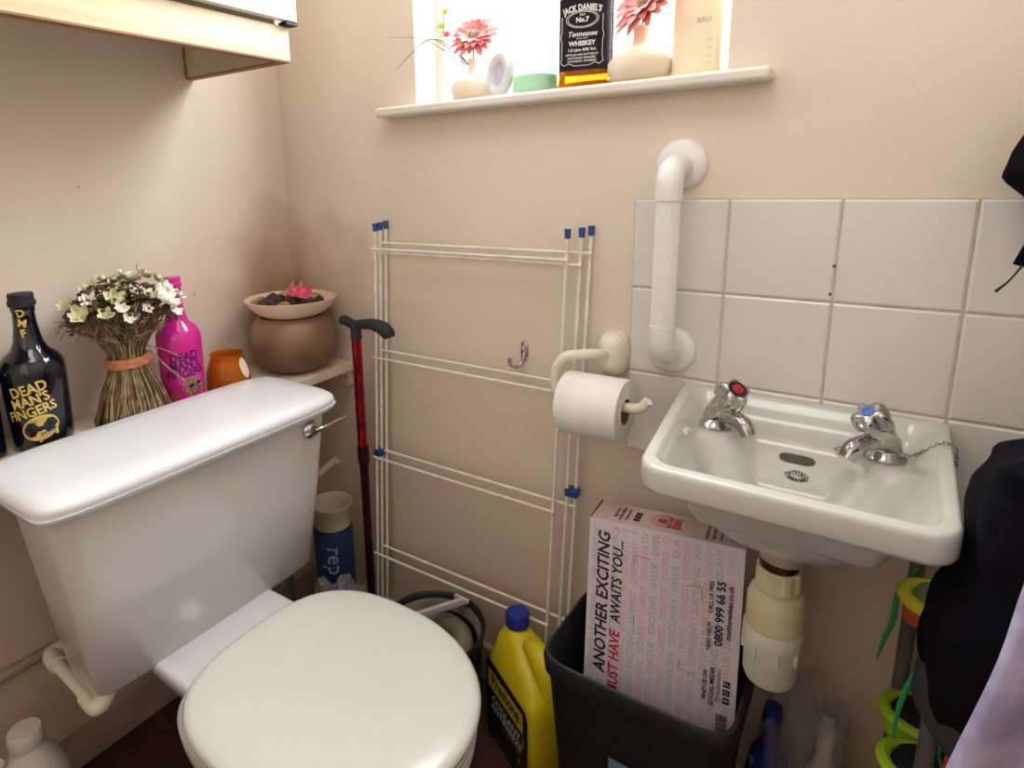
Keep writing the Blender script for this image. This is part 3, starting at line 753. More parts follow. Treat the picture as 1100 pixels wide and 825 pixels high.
def side_fn(x, y): return T((.0432, -.03+y, .091+x))
text("QUALITY TENNESSEE SOUR MASH WHISKEY", .0052, lambda x, y: T((.0430, -.012-y, .091+x)), M['whiteink'], t, weight=.0001)
# cream bath bottle
c = (.957, .030, ZW); t = thing('bath_bottle', c, 'cream frosted flat bottle at the right end of the window sill', 'bottle')
rings = [sring(c[0], c[1], ZW+z, .036*k, .020*k, 3.2, 40) for z, k in ((0, .9), (.003, 1), (.115, 1), (.128, .96), (.137, .85), (.143, .62), (.146, .38))]
B().loft(rings).out('body', M['creamliq'], t)
B().lathe([(.013, .1465), (.014, .150), (.014, .172), (0, .173)], c, 24).out('cap', M['cream'], t)
text("BAU", .0105, lambda x, y: (c[0]+.014+x, c[1]-.0205, ZW+.083+y), M['greytext'], t)
for q in range(4): text("ml 1", .004, lambda x, y, q=q: (c[0]+.024+x, c[1]-.0192, ZW+.054-.011*q+y), M['greytext'], t)
# hanging glass suncatcher
t = thing('suncatcher', (.443, .068, 1.435), 'string of yellow, green and red glass drops hanging in the window', 'ornament')
cc = [M['yellowlabel'], mat('green_drop', (160, 200, 90), rough=.2), mat('red_drop', (236, 84, 80), rough=.2)]
B().tube([(.445, .066, 1.60), (.443, .066, 1.43)], .0006, 5).out('thread', M['stem'], t)
for i, (x, z) in enumerate(((.455, 1.4735), (.445, 1.448), (.457, 1.430))):
    rx = (.0062, .0095, .0075)[i]
    B().ball((x-.005, .064, z-.0), (rx, .004, .0058), 10).out('glass_drop', cc[i], t)['label'] = ('yellow', 'green', 'red')[i]+' glass drop'
    B().torus((x-.005, .064, z), rx+.0035, .0006, T=lambda p: Vector((p.x, p.z, p.y)), seg=20).out('drop_ring', M['clearglass'], t)

# ------------------------------------------------------------------ grab rail
t = thing('grab_rail', (.953, -.006, .848), 'white fluted plastic grab rail fixed vertically over the tiles', 'grab rail')
for z, y0 in ((1.154, -.0), (.848, -.0062)):
    B().lathe([(.040, 0), (.040, .004), (.037, .0085), (.030, .011), (.022, .013), (0, .0135)], (0, 0, 0), 40, T=axis_T((.953, y0-.0002, z), (0, -1, 0))).out('flange', M['wplastic'], t)
for z, s in ((1.150, -1), (.852, 1)):
    B().tube([(.953, -.012, z), (.953, -.040, z), (.953, -.058, z+s*.008), (.953, -.066, z+s*.024), (.953, -.067, z+s*.050)], .0205, 24, smooth=6).out('elbow', M['wplastic'], t)
b = B(); rings = []
for z in (.900, 1.102):
    rings.append([(.953+(.0178+.0009*(j % 2))*cos(2*PI*j/64), -.067+(.0178+.0009*(j % 2))*sin(2*PI*j/64), z) for j in range(64)])
b.loft(rings).out('fluted_bar', M['wplastic'], t, angle=10)

# ------------------------------------------------------------------ toilet roll holder
t = thing('roll_holder', (.857, 0, .825), 'cream plastic curved toilet roll holder on the wall', 'toilet roll holder')
def plate(y, e): return [(p[0], y, p[1]+.0) for p in [(q[0], q[1]) for q in sring(.853, .828, 0, .027+e, .040+e, 2.8, 36)]]
B().loft([plate(-.0002, 0), plate(-.010, .001), plate(-.020, -.001)]).out('back_plate', M['cream'], t)
B().loft([plate(-.021, -.002), plate(-.030, -.006), plate(-.037, -.014), plate(-.039, -.02)]).out('cover', M['cream'], t)
B().tube([(.848, -.036, .832), (.842, -.062, .838), (.822, -.085, .840), (.800, -.098, .836), (.785, -.100, .815), (.782, -.100, .79), (.786, -.100, .772), (.800, -.100, .765), (.84, -.100, .765), (.90, -.100, .765), (.925, -.100, .766), (.938, -.100, .772), (.946, -.100, .783)], .0085, 14, smooth=5).out('arm', M['cream'], t)
t = thing('toilet_roll', (.857, -.100, .70), 'white toilet roll on the curved cream holder', 'toilet roll')
T = lambda p: (.803+p[2], -.100+p[0], .757+p[1])
B().lathe([(.022, 0), (.0525, .0), (.054, .002), (.054, .105), (.0525, .107), (.022, .107)], (0, 0, 0), 48, T=T, caps=(False, False)).out('paper', M['paper'], t)
B().lathe([(.022, 0), (.022, .107), (.0205, .107), (.0205, 0), (.022, 0)], (0, 0, 0), 32, T=T, caps=(False, False)).out('core', M['card'], t)

# ------------------------------------------------------------------ robe hook
t = thing('wall_hook', (.664, 0, .79), 'small chrome double hook on the bare wall behind the airer', 'hook')
B().loft([[(.668+p[0], y, .805+p[1]) for p in [(q[0], q[1]) for q in sring(0, 0, 0, .0085*k, .020*k, 2.4, 24)]] for y, k in ((-.0002, 1), (-.002, 1), (-.0035, .8))]).out('plate', M['chrome'], t)
B().tube([(.668, -.002, .800), (.667, -.008, .785), (.663, -.020, .775), (.655, -.032, .780), (.652, -.034, .795)], [.0045, .004, .0035, .0035, .005], 10, smooth=5).out('prong', M['chrome'], t)

# ------------------------------------------------------------------ folding airer
t = thing('clothes_airer', (.56, -.04, 0), 'white wire folding clothes airer with blue end caps leaning on the wall', 'clothes airer')
def lean(x, y, z): return (x-(1.04-z)*.024, y-(1.04-z)*.035, z)
panels = [(.329, .806, -.011, 1.043), (.321, .792, -.020, 1.040), (.314, .769, -.029, 1.038)]
for i, (x0, x1, y, zt) in enumerate(panels):
    b = B()
    for x in (x0, x1): b.tube([lean(x, y, .012), lean(x, y, zt)], .0033, 10)
    b.out('upright_wires', M['wire'], t)
for i, zs in ((0, (1.006, .762, .520, .272)), (2, (.994, .748, .506, .258)), (1, (.985,))):
    x0, x1, y, zt = panels[i]
    for z in zs:
        B().tube([lean(x0-.004, y-.006, z), lean(x1+.005, y-.006, z)], .0030, 8).out('rung', M['wire'], t)
for i, (x0, x1, y, zt) in enumerate(panels):
    for x in (x0, x1):
        B().lathe([(.0052, -.006), (.0062, .010), (.0055, .011)], lean(x, y, zt), 12).out('end_cap', M['blue'], t)
for x0, x1, z, y in ((.314, .322, .517, -.025), (.794, .808, .548, -.016)):
    b = B(); a = lean(x0, y, z); c_ = lean(x1, y, z)
    b.box((a[0]-.006, a[1]-.009, z-.008), (c_[0]+.006, a[1]+.011, z+.008)); b.out('joining_clip', M['blue'], t, bevel=.002)

# ------------------------------------------------------------------ walking stick
t = thing('walking_stick', (.295, -.085, 0), 'red metal walking stick with black T handle leaning in the corner', 'walking stick')
B().tube([(.252, -.085, .836), (.262, -.085, .838), (.285, -.085, .8315), (.310, -.085, .834), (.340, -.083, .837), (.368, -.081, .831), (.382, -.080, .820), (.386, -.080, .812)], [.010, .0115, .0105, .0105, .0125, .0155, .0155, .011], 16, smooth=5).out('handle', M['rubber'], t)
B().tube([(.293, -.085, .800), (.292, -.085, .832)], [.0125, .0115], 16).out('collar', M['rubber'], t)
B().tube([(.293, -.085, .530), (.293, -.085, .802)], .0110, 20).out('upper_shaft', M['red'], t)
B().tube([(.295, -.085, .505), (.294, -.085, .545)], [.0135, .0125, .0135], 18).out('locking_collar', M['darkred'], t)
B().tube([(.296, -.085, .020), (.294, -.085, .51)], .0100, 18).out('lower_shaft', M['darkred'], t)
B().lathe([(.017, 0), (.016, .008), (.012, .035)], (.296, -.085, 0), 18).out('ferrule', M['rubber'], t)
b = B()
for k in range(9):
    b.lathe([(.0028, 0), (.0028, .001)], (0, 0, 0), 10, T=axis_T((.2975+.0030, -.0950, .60+.022*k), (.35, -.93, 0)))
b.out('height_holes', M['ink'], t)

# ------------------------------------------------------------------ blue container, tub, bits behind the pan
c = (.212, -.118, 0)
t = thing('blue_container', c, 'tall dark blue container with pale lettering in the corner behind the toilet', 'container')
B().lathe([(.044, 0), (.047, .004), (.047, .33), (.044, .336), (0, .336)], c, 36).out('body', M['canblue'], t)
text('rep', .054, (lambda x, y: cyl_fn(c, .047, math.radians(-44), .268, off=.0008)(y, -x)), M['pale'], t, weight=.0004)
t = thing('white_tub', (c[0], c[1], .3365), 'empty off-white tub stacked on the tall blue container', 'tub')
B().lathe([(.040, 0), (.043, .003), (.0465, .050), (.0495, .054), (.0495, .060), (.0465, .060), (.0435, .052), (.040, .006), (0, .005)], (c[0], c[1], .3365), 40, caps=(True, False)).out('shell', M['tub'], t)
t = thing('long_brush', (.13, -.075, 0), 'white handled brush standing behind the cistern end in the corner', 'brush')
B().tube([(.110, -.17, .40), (.150, -.095, .44), (.185, -.065, .475)], [.010, .009, .011], 12, smooth=4).out('handle', M['tub'], t)
B().tube([(.110, -.17, .40), (.105, -.175, .20), (.1, -.18, .01)], [.009, .009, .02], 12, smooth=4).out('shank', M['greymetal'], t)
def blob(name, c, r, m, nz, sc, label, cat, seg=28):
    b = B(); rings = []
    for i in range(1, seg):
        a = -PI/2+PI*i/seg; ring = []
        for j in range(seg*2):
            p = Vector((cos(a)*cos(PI*j/seg), cos(a)*sin(PI*j/seg), sin(a)))
            d = 1+nz*mn.noise(p*sc+Vector(c)*9)+nz*.5*mn.noise(p*sc*2.3+Vector(c)*5)
            q = Vector((p.x*r[0]*d, p.y*r[1]*d, p.z*r[2]*d))
            if q.z < -r[2]*.8: q.z = -r[2]*.8
            ring.append(tuple(q+Vector(c)))
        rings.append(ring)
    o = b.loft(rings).out(name, m, base=(c[0], c[1], c[2]-r[2]*.8)); return tag(o, label, cat)
blob('plastic_bag', (.30, -.20, .116), (.08, .07, .145), M['greybag'], .35, 2.2, 'crumpled grey plastic bag on the floor behind the toilet pan', 'bag')
blob('plastic_bag', (.36, -.66, .035), (.10, .06, .04), M['jacket'], .35, 2.2, 'flat black bag on the floor left of the toilet pan', 'bag')

# ------------------------------------------------------------------ bucket with odds and ends
bc2 = (.548, -.175, 0)
t = thing('round_bucket', bc2, 'round black bucket standing against the wall beside the toilet', 'bucket')
B().lathe([(.085, 0), (.090, .004), (.1035, .19), (.106, .226), (.110, .234), (.111, .242), (.107, .247), (.102, .242), (.100, .226), (.084, .02), (0, .015)], bc2, 48, caps=(True, False)).out('shell', M['black'], t)
B().lathe([(.0935, .21), (.1, .232), (.1015, .233), (.0985, .2), (.085, .04)], bc2, 48, caps=(False, False)).out('lining', M['bucketin'], t)
fn = cyl_fn(bc2, .1, math.radians(-30), .125, off=.0012, rf=lambda z: .090+(.1035-.090)*z/.19)
patch(fn, .13, .10, 16, 4).out('printed_label', M['taplab'], t)
t3 = tag(B().torus((bc2[0]-.005, bc2[1]-.005, .2), .070, .022, seg=40, ss=14).out('tape_roll', M['bucketin']), 'grey-beige ring with a dark hole lying inside the black bucket', 'roll')
t3 = tag(B().lathe([(.040, 0), (.042, .008), (.03, .02), (0, .024)], (bc2[0]-.008, bc2[1]-.002, .198), 28).out('black_cap', M['black']), 'black round cap inside the ring in the bucket', 'cap')
tag(B().box((.0, 0, 0), (.11, .010, .014), T=frame_T((.512, -.180, .243), (.62, .95, .03), (0, 0, 1))).box((-.002, 0, 0), (.035, .008, .010), T=frame_T((.576, -.080, .247), (-1, .05, 0), (0, 0, 1))).out('plastic_strip', M['strip'], bevel=.0015), 'bent white plastic strip lying across the bucket rim', 'strip')

# ------------------------------------------------------------------ antifreeze jug
U = Vector((.862, -.506, 0)); Nn = Vector((-.506, -.862, 0))   # along the label, out of the label
J0 = Vector((.645, -.126, 0))
jug = thing('antifreeze_jug', (J0+U*.084-Nn*.055), 'yellow plastic jug with a blue cap and black label on the floor', 'jug')
def jp(u, d, z): return tuple(J0+U*u-Nn*d+Vector((0, 0, z)))
W, D = .174, .112
def jring(z, u0, u1, d0, d1, n=6):
    return [jp(p[0], p[1], z) for p in sring((u0+u1)/2, (d0+d1)/2, 0, (u1-u0)/2, (d1-d0)/2, n, 56)]
b = B()
b.loft([jring(0, .006, W-.006, .006, D-.006), jring(.006, 0, W, 0, D), jring(.175, 0, W, 0, D, 7), jring(.195, .001, W-.006, .003, D-.002, 6), jring(.215, .003, W-.026, .012, D-.008, 5), jring(.234, .004, W-.066, .020, D-.018, 4), jring(.248, .010, .074, .030, D-.03, 3), jring(.255, .012, .060, .034, .080, 2.4), jring(.259, .013, .055, .037, .077, 2), jring(.268, .014, .054, .038, .076, 2)])
b.out('body', M['yellow'], jug, angle=70)
B().tube([jp(.070, .056, .228), jp(.090, .056, .248), jp(.118, .056, .250), jp(.142, .056, .232), jp(.157, .056, .200), jp(.163, .056, .16), jp(.158, .056, .12)], [.012, .018, .023, .024, .022, .016, .008], 16, smooth=6).out('handle', M['yellow'], jug)
cpx = Vector(jp(.034, .057, .262))
b = B(); rings = []
for z, e in ((0, 0), (.024, 0), (.028, -.003)):
    rings.append([(cpx.x+(.0235+e+.0006*(j % 2))*cos(2*PI*j/60), cpx.y+(.0235+e+.0006*(j % 2))*sin(2*PI*j/60), cpx.z+z) for j in range(60)])
b.loft(rings).out('cap', M['capblue'], jug, angle=50)
def jf(x, y, off=.0008): return jp(W/2+x, -off, y)
b = poly([(-.078, .012), (.076, .012), (.079, .02), (.079, .165), (.072, .182), (.02, .186), (-.070, .192), (-.080, .186), (-.080, .02)], jf)
b.out('label_panel', M['lblack'], jug, smooth=False)
f2 = lambda x, y: jf(x, y, .0012); f3 = lambda x, y: jf(x, y, .0016)
b = poly([(-.070, .128), (.064, .128), (.064, .171), (-.070, .171)], f2); b.out('label_flash', M['yellow'], jug, smooth=False)
b = poly([(-.067, .1365), (.0615, .1365), (.0615, .168), (-.067, .168)], f3); b.out('label_flash', M['yellow'], jug, smooth=False)
text('Prestone', .036, lambda x, y: jf(x-.002, y+.153, .0020), M['ink'], jug, weight=.0009, xs=.83)
text('COOLANT', .0225, lambda x, y: jf(x-.002, y+.109, .0014), M['whiteink'], jug, weight=.0004, shear=.15)
text('ANTIFREEZE', .0225, lambda x, y: jf(x, y+.089, .0014), M['whiteink'], jug, weight=.0004, shear=.15, xs=.95)
text('READY TO USE', .009, lambda x, y: jf(x+.02, y+.072, .0014), M['yellowlabel'], jug)
b = poly([(.045, .05), (.053, .05), (.055, .06), (.050, .068), (.047, .060)], f2); b.out('flame_print', M['orange'], jug, smooth=False)
b = poly([(.058, .092), (.068, .10), (.070, .118), (.064, .125), (.062, .11)], f2); b.out('flare_print', M['teal'], jug, smooth=False)

# ------------------------------------------------------------------ bin and box
bn = thing('waste_bin', (.985, -.15, 0), 'black rectangular waste bin under the basin', 'bin')
def br(z, e, n=7): return sring(.984, -.150, z, .152+e, .113+e, n, 64)
b = B(); b.loft([br(0, -.034), br(.004, -.030), br(.335, -.006), br(.338, .0), br(.362, .002), br(.369, -.001), br(.370, -.005), br(.364, -.010), br(.02, -.036), br(.012, -.05)], caps=(True, True)).out('shell', M['black'], bn, angle=50)
b = B(); b.add([(.955, -.2462, .15), (1.0, -.2462, .15), (1.0, -.2512, .232), (.955, -.2512, .232)], [(0, 1, 2, 3)]); b.out('sticker', M['teal'], bn, smooth=False)
# box: leaning in the bin
TL = Vector((.8775, -.160, .586)); ex = Vector((.232, .030, .004)).normalized(); dn = Vector((-.004, -.035, -.282)).normalized()
dn = (dn-ex*dn.dot(ex)).normalized(); nb = ex.cross(dn)   # front normal
if nb.y > 0: nb = -nb
BW, BH, BD = .235, .47, .078
def bp(x, y, d=0): return tuple(TL+ex*x+dn*(-y)+nb*d)      # x right, y up (0 at top), d out of the front
bx = thing('cardboard_box', bp(BW/2, -BH, -BD/2), 'pink and white printed cardboard delivery box standing in the bin', 'box')
b = B(); b.add([bp(0, 0), bp(BW, 0), bp(BW, -BH), bp(0, -BH), bp(0, 0, -BD), bp(BW, 0, -BD), bp(BW, -BH, -BD), bp(0, -BH, -BD)], [(0, 3, 2, 1), (4, 5, 6, 7), (0, 1, 5, 4), (1, 2, 6, 5), (2, 3, 7, 6), (3, 0, 4, 7)])
b.out('carton', M['boxside'], bx, smooth=False)
b = B(); b.add([bp(0, .0006, 0), bp(BW, .0006, 0), bp(BW, .0006, -BD), bp(0, .0006, -BD)], [(0, 1, 2, 3)]); b.out('top_print', M['boxtop'], bx, smooth=False)
b = B(); 
b.add([bp(-.0006, 0, .0), bp(-.0006, 0, -BD), bp(-.0006, -.012, -BD), bp(-.0006, -.003, .0)], [(0, 1, 2, 3)])
b.add([bp(.0, .0012, -.001), bp(.0, .0012, -BD), bp(.003, .0012, -BD), bp(.002, .0012, -.001)], [(0, 1, 2, 3)])
b.out('flap_edge', M['ink'], bx, smooth=False)
def vt(s, size, x, y, m, off=.0006, **k):   # text running up the front face
    text(s, size, lambda u, w: bp(x-w, y+u, off), m, bx, **k)
words = ['HONEST', 'LOVE', 'SURPRISING', 'UNIQUE', 'QUALITY', 'DIFFERENT', 'PEOPLE', 'TRUST', 'VALUE', 'INNOVATIVE', 'DISCOVERY', 'SERVICE', 'FAMILY', 'EXCITING']
rnd = random.Random(21)
xx = .012; k = 0
while xx < BW-.005:
    ws = words[:]; rnd.shuffle(ws); s = ' \u00b7 '.join(ws)
    # each column is cut to the height of the face
    n = 46
    vt(s[:n], .0145, xx, -.006, M['greyink'] if k % 2 == 0 else M['pinkink'], off=.0004, align='RIGHT', weight=.0003)
    xx += .0158; k += 1
vt('ANOTHER EXCITING', .0268, .026, -.020, M['navyink'], align='RIGHT', weight=.0007, shear=.18, xs=.96)
vt('AWAITS YOU...', .0228, .049, -.030, M['navyink'], align='RIGHT', weight=.0006, shear=.18, xs=.92)
vt('MUST HAVE', .0228, .049, -.186, M['redink'], align='RIGHT', weight=.0006, shear=.18, xs=.92)
vt('NEED HELP?', .0085, .192, -.172, M['navyink'], weight=.0002, align='LEFT', off=.0009)
vt('CALL US FREE', .0085, .192, -.112, M['navyink'], weight=.0002, align='LEFT', off=.0009)
vt('0800 999 66 55', .0165, .206, -.057, M['navyink'], align='RIGHT', weight=.0005, off=.0009)
vt('musthaveideas.co.uk', .0105, .219, -.062, M['navyink'], align='RIGHT', weight=.0003, off=.0009)
vt('FIND US ON', .0088, .190, -.205, M['navyink'], align='RIGHT', weight=.0003, off=.0009)
vt('SOCIAL MEDIA', .0095, .2, -.198, M['navyink'], align='RIGHT', weight=.0003, off=.0009)
vt('@musthaveideas', .0080, .209, -.198, M['navyink'], align='RIGHT', off=.0009)
b = B(); b2 = B()
for q in range(3):
    x0, y0 = .216, -.252+.0135*q
    poly([(x0, y0), (x0+.010, y0), (x0+.010, y0+.010), (x0, y0+.010)], lambda x, y: bp(x, y, .0009), b)
    fq = lambda x, y: bp(x, y, .0013)
    if q == 0: b2.add(*(lambda s: (s.v, s.f))(scribble([[(x0+.009, y0+.0055), (x0+.002, y0+.0055), (x0+.002, y0+.007)], [(x0+.005, y0+.004), (x0+.005, y0+.007)]], .0012, fq)))
    elif q == 1:
        e = ell(x0+.005, y0+.005, .0025, .0025, 12); b2.add(*(lambda s: (s.v, s.f))(scribble([e+[e[0]]], .0008, fq)))
    else: b2.add(*(lambda s: (s.v, s.f))(scribble([[(x0+.002, y0+.005), (x0+.007, y0+.005), (x0+.008, y0+.003)], [(x0+.002, y0+.005), (x0+.002, y0+.008)]], .0011, fq)))
b.out('social_icons', M['navyink'], bx, smooth=False); b2.out('icon_marks', M['whiteink'], bx, smooth=False)
b = B(); yy = -.300
while yy < -.272:
    w = rnd.choice((.0006, .001, .0015)); poly([(.208, yy), (.224, yy), (.224, yy+w), (.208, yy+w)], lambda x, y: bp(x, y, .0008), b); yy += w+rnd.choice((.0006, .0009))
b.out('barcode', M['ink'], bx, smooth=False)
b = scribble([[(.075, -.062), (.075, -.048), (.098, -.049)], [(.154, -.078), (.177, -.073), (.179, -.097)], [(.078, -.15), (.078, -.175), (.09, -.18)], [(.15, -.20), (.150, -.215), (.165, -.219), (.175, -.215)]], .0009, lambda x, y: bp(x, y, .0009)); b.out('pen_marks', M['edge'], bx, smooth=False)
def tt(s, size, x, d, m, **k):
    text(s, size, lambda u, w: bp(x-w*.9+u*.0, .0012, -d-(.0)-(u)), m, bx, **k)
for s, x, z in (('FIND US ON', .037, .007), ('SOCIAL MEDIA', .046, .0085), ('@musthaveideas', .055, .0065)): tt(s, z, x, .038, M['navyink'], weight=.0002)
b = B()
for q in range(3): poly([(.066, .018+.013*q), (.076, .018+.013*q), (.076, .028+.013*q), (.066, .028+.013*q)], lambda x, y: bp(x, .0012, -y), b)
b.out('social_icons', M['navyink'], bx, smooth=False)
e = ell(0, 0, .020, .024, 26); e2 = ell(0, 0, .016, .019, 26)
scribble([[(p[0]+.112, p[1]+.040) for p in (e+[e[0]])], [(p[0]+.112, p[1]+.040) for p in (e2+[e2[0]])]], .0010, lambda x, y: bp(x, .0012, -y)).out('logo_ring', M['redink'], bx, smooth=False)
text('IDEAS', .016, lambda u, w: bp(.134-w, .0014, -.038-u), M['redink'], bx, weight=.0005)
text('MUST HAVE', .0085, lambda u, w: bp(.122-w, .0014, -.040-u), M['redink'], bx, weight=.0004)
b = poly([(.106, .032), (.116, .03), (.117, .05), (.106, .048), (.100, .04)], lambda x, y: bp(x, .0014, -y)); b.out('logo_fill', M['redink'], bx, smooth=False)
for s, x, z in (('NEED HELP? CALL US', .180, .0065), ('0800 999 66 55', .190, .0088), ('musthaveideas.co.uk', .200, .0065)): tt(s, z, x, .038, M['navyink'], weight=.0002)
b = B()
for q in range(8): poly([(.212, .02+.004*q), (.226, .02+.004*q), (.226, .0215+.004*q), (.212, .0215+.004*q)], lambda x, y: bp(x, .0012, -y), b)
b.out('barcode', M['ink'], bx, smooth=False)

# ------------------------------------------------------------------ basin
bs = thing('wash_basin', (1.155, 0, .70), 'small white ceramic wash basin with two taps on the tiled wall', 'basin')
RIM = .792
def sd_box(x, y, cx, cy, hx, hy, r):
    qx, qy = abs(x-cx)-hx+r, abs(y-cy)-hy+r
    return math.hypot(max(qx, 0), max(qy, 0))+min(max(qx, qy), 0)-r
def smin(a, b, k):
    h = max(k-abs(a-b), 0)/k; return min(a, b)-h*h*k*.25
def sst(t): t = max(0, min(1, t)); return t*t*(3-2*t)
def bz_(x, y):      # x,y in straightened basin space: x in [-.176,.176], y in [-.345,0]
    ledge = sd_box(x, y, 0, -.170, .162, .157, .03)
    z = RIM-.006*sst((-ledge+.004)/.010)-.029*sst(-ledge/.030)
    bowl = smin(sd_box(x, y, 0, -.2165, .150, .104, .05), sd_box(x, y, 0, -.175, .085, .087, .04), .05)
    d = max(0, -bowl)
    return z-.058*sst(d/.05)-.012*sst(d/.11)
def b2w(x, y, z):   # taper/shift to the measured plan
    k = (y/-.345)
    lx = .977+.036*k; rx = 1.331-.006*k
    u = (x+.176)/.352
    return (lx+(rx-lx)*u, y, z)
NX, NY = 110, 100
def plan(u, v):     # square -> rounded basin outline, u,v in [-1,1]
    x, y = u*.176, -.1725+v*.1725
    r = .036
    if y > -.1725: return x, y                     # back corners stay square against wall
    # front corners rounded
    qx, qy = abs(x)-(.176-r), (-.345+r)-y
    if qx > 0 and qy > 0:
        m_ = max(qx, qy); h = math.hypot(qx, qy); s_ = m_/h
        return math.copysign((.176-r)+qx*s_, x), (-.345+r)-qy*s_
    return x, y
b = B(); v = []; f = []
for i in range(NY+1):
    for j in range(NX+1):
        x, y = plan(-1+2*j/NX, -1+2*i/NY); v.append(b2w(x, y, bz_(x, y)))
for i in range(NY):
    for j in range(NX):
        a = i*(NX+1)+j; f.append((a, a+1, a+NX+2, a+NX+1))
b.add(v, f)
# outer skirt, roll-over and underside
def outline():
    P = []
    for j in range(NX+1): P.append((-1+2*j/NX, -1))
    for i in range(1, NY+1): P.append((1, -1+2*i/NY))
    for j in range(NX-1, -1, -1): P.append((-1+2*j/NX, 1))
    for i in range(NY-1, 0, -1): P.append((-1, -1+2*i/NY))
    return [plan(*p) for p in P]
O = outline()
def oring(e, z, zf=None):
    r = []
    for x, y in O:
        sx = (abs(x)+e)/abs(x) if abs(x) > .01 else 1
        yy = y-(e if y < -.02 else 0)*min(1, (-y)/.1)
        xx = x*(1+e/.176)
        r.append(b2w(xx, min(yy, -.0003), z))
    return r
def under(k, z):   # shrink towards the bowl centre
    r = []
    for x, y in O:
        cx_, cy_ = 0, -.13
        xx = x*k; yy = max(cy_+(y-cy_)*k, -.345); yy = cy_+(y-cy_)*k if y < cy_ else min(-.0003, cy_+(y-cy_)*min(1, k*1.0+.25))
        n = 2.6; r.append(b2w(xx, yy, z))
    return r
def under_e(a, bb, cyy, z, n=3):
    r = []
    for x, y in O:
        ang = math.atan2((y+.1725)/.1725, x/.176); c_, s_ = cos(ang), sin(ang)
        r.append(b2w(a*math.copysign(abs(c_)**(2/n), c_), min(-.0003, cyy+bb*math.copysign(abs(s_)**(2/n), s_)), z))
    return r
rings = [oring(0, RIM), oring(.0024, RIM-.003), oring(.0034, RIM-.008), oring(.0036, RIM-.029), oring(.002, RIM-.034), oring(-.006, RIM-.0355), under_e(.158, .148, -.160, .752, 4), under_e(.154, .142, -.159, .738, 3.6), under_e(.146, .132, -.158, .716, 3.2), under_e(.132, .118, -.156, .690, 2.8), under_e(.108, .098, -.155, .666, 2.5), under_e(.074, .070, -.155, .650, 2.3), under_e(.045, .045, -.155, .642, 2), under_e(.036, .036, -.155, .636, 2), under_e(.033, .033, -.155, .612, 2), under_e(.020, .020, -.155, .610, 2)]
b.loft(rings, caps=(False, True))
b.out('bowl', M['basin'], bs, angle=75, weld=.00012)
def surf(x, y, off=0):   # straightened coords -> world point on the surface + normal
    h = .0015
    dzx = (bz_(x+h, y)-bz_(x-h, y))/(2*h); dzy = (bz_(x, y+h)-bz_(x, y-h))/(2*h)
    n = Vector((-dzx, -dzy, 1)).normalized()
    return Vector(b2w(x, y, bz_(x, y)))+n*off
b = B(); sl = []
for i in range(40):
    t_ = 2*PI*i/40; c_, s_ = cos(t_), sin(t_)
    sl.append((.004+.0235*math.copysign(abs(c_)**.45, c_), -.1035+.0034*math.copysign(abs(s_)**.9, s_)))
poly(sl, lambda x, y: tuple(surf(x, y, .0009)), b); b.out('overflow_slot', M['slot'], bs)
text('TWYFORDS', .0050, lambda x, y: tuple(surf(x+.006, y-.1130, .0008)), M['ink'], bs, weight=.0002, arc=.04, spacing=1.25, name='maker_mark')
text('VITREOUS CHINA', .0030, lambda x, y: tuple(surf(x+.006, y-.1175, .0008)), M['ink'], bs, weight=.0002, arc=-.06, name='maker_mark')
b = B(); b.lathe([(.021, 0), (.021, .002), (.016, .003), (.014, -.002), (0, -.002)], surf(0, -.20)[:], 24); b.out('waste_ring', M['chrome'], bs)

def tap(base, direction, name, label, dot):
    t = thing(name, base, label, 'tap'); base = Vector(base)
    d = Vector((direction[0], direction[1], 0)).normalized()
    B().lathe([(.0245, 0), (.025, .002), (.0225, .006), (.016, .011), (.0135, .018)], base, 28).out('base_flange', M['chrome'], t)
    ax = (Vector((0, 0, 1))+d*.80).normalized()
    T = axis_T(base+Vector((0, 0, .012))-d*.006, ax)
    B().lathe([(.0140, -.005), (.0160, .004), (.0172, .012), (.0175, .028), (.0170, .046), (.014, .052), (.010, .056)], (0, 0, 0), 28, T=T).out('valve_body', M['chrome'], t)
    b = B(); rings = []
    for z, k in ((.048, .70), (.050, .95), (.058, 1.0), (.070, .93), (.0745, .82), (.0765, .6)):
        ring = []
        for j in range(60):
            a = 2*PI*j/60; r = (.0150+.0100*abs(cos(2.5*a))**1.4)*k
            ring.append(T((r*cos(a), r*sin(a), z)))
        rings.append(ring)
    hd = b.loft(rings).out('head', M['chrome'], t)
    B().lathe([(.0082, .0767), (.0082, .0777), (.006, .0787), (0, .079)], (0, 0, 0), 24, T=T).out('indicator', M[dot], hd)
    if dot == 'reddot':
        B().lathe([(.0140, .0762), (.0140, .0770)], (0, 0, 0), 24, T=T).out('indicator_ring', M['navyink'], hd)
    s0 = base+Vector((0, 0, .018))
    B().tube([s0-d*.002, s0+d*.022+Vector((0, 0, .007)), s0+d*.044+Vector((0, 0, .008)), s0+d*.060+Vector((0, 0, .003)), s0+d*.069+Vector((0, 0, -.009))], [.0130, .0120, .0118, .0125, .0105], 20, smooth=5).out('spout', M['chrome'], t)
tap((1.046, -.082, RIM-.0345), (.78, -.62), 'basin_tap', 'chrome tap with a red hot indicator on the left of the basin', 'reddot')
tap((1.264, -.082, RIM-.0345), (-.62, -.78), 'basin_tap', 'chrome tap with a blue cold indicator on the right of the basin', 'bluedot')
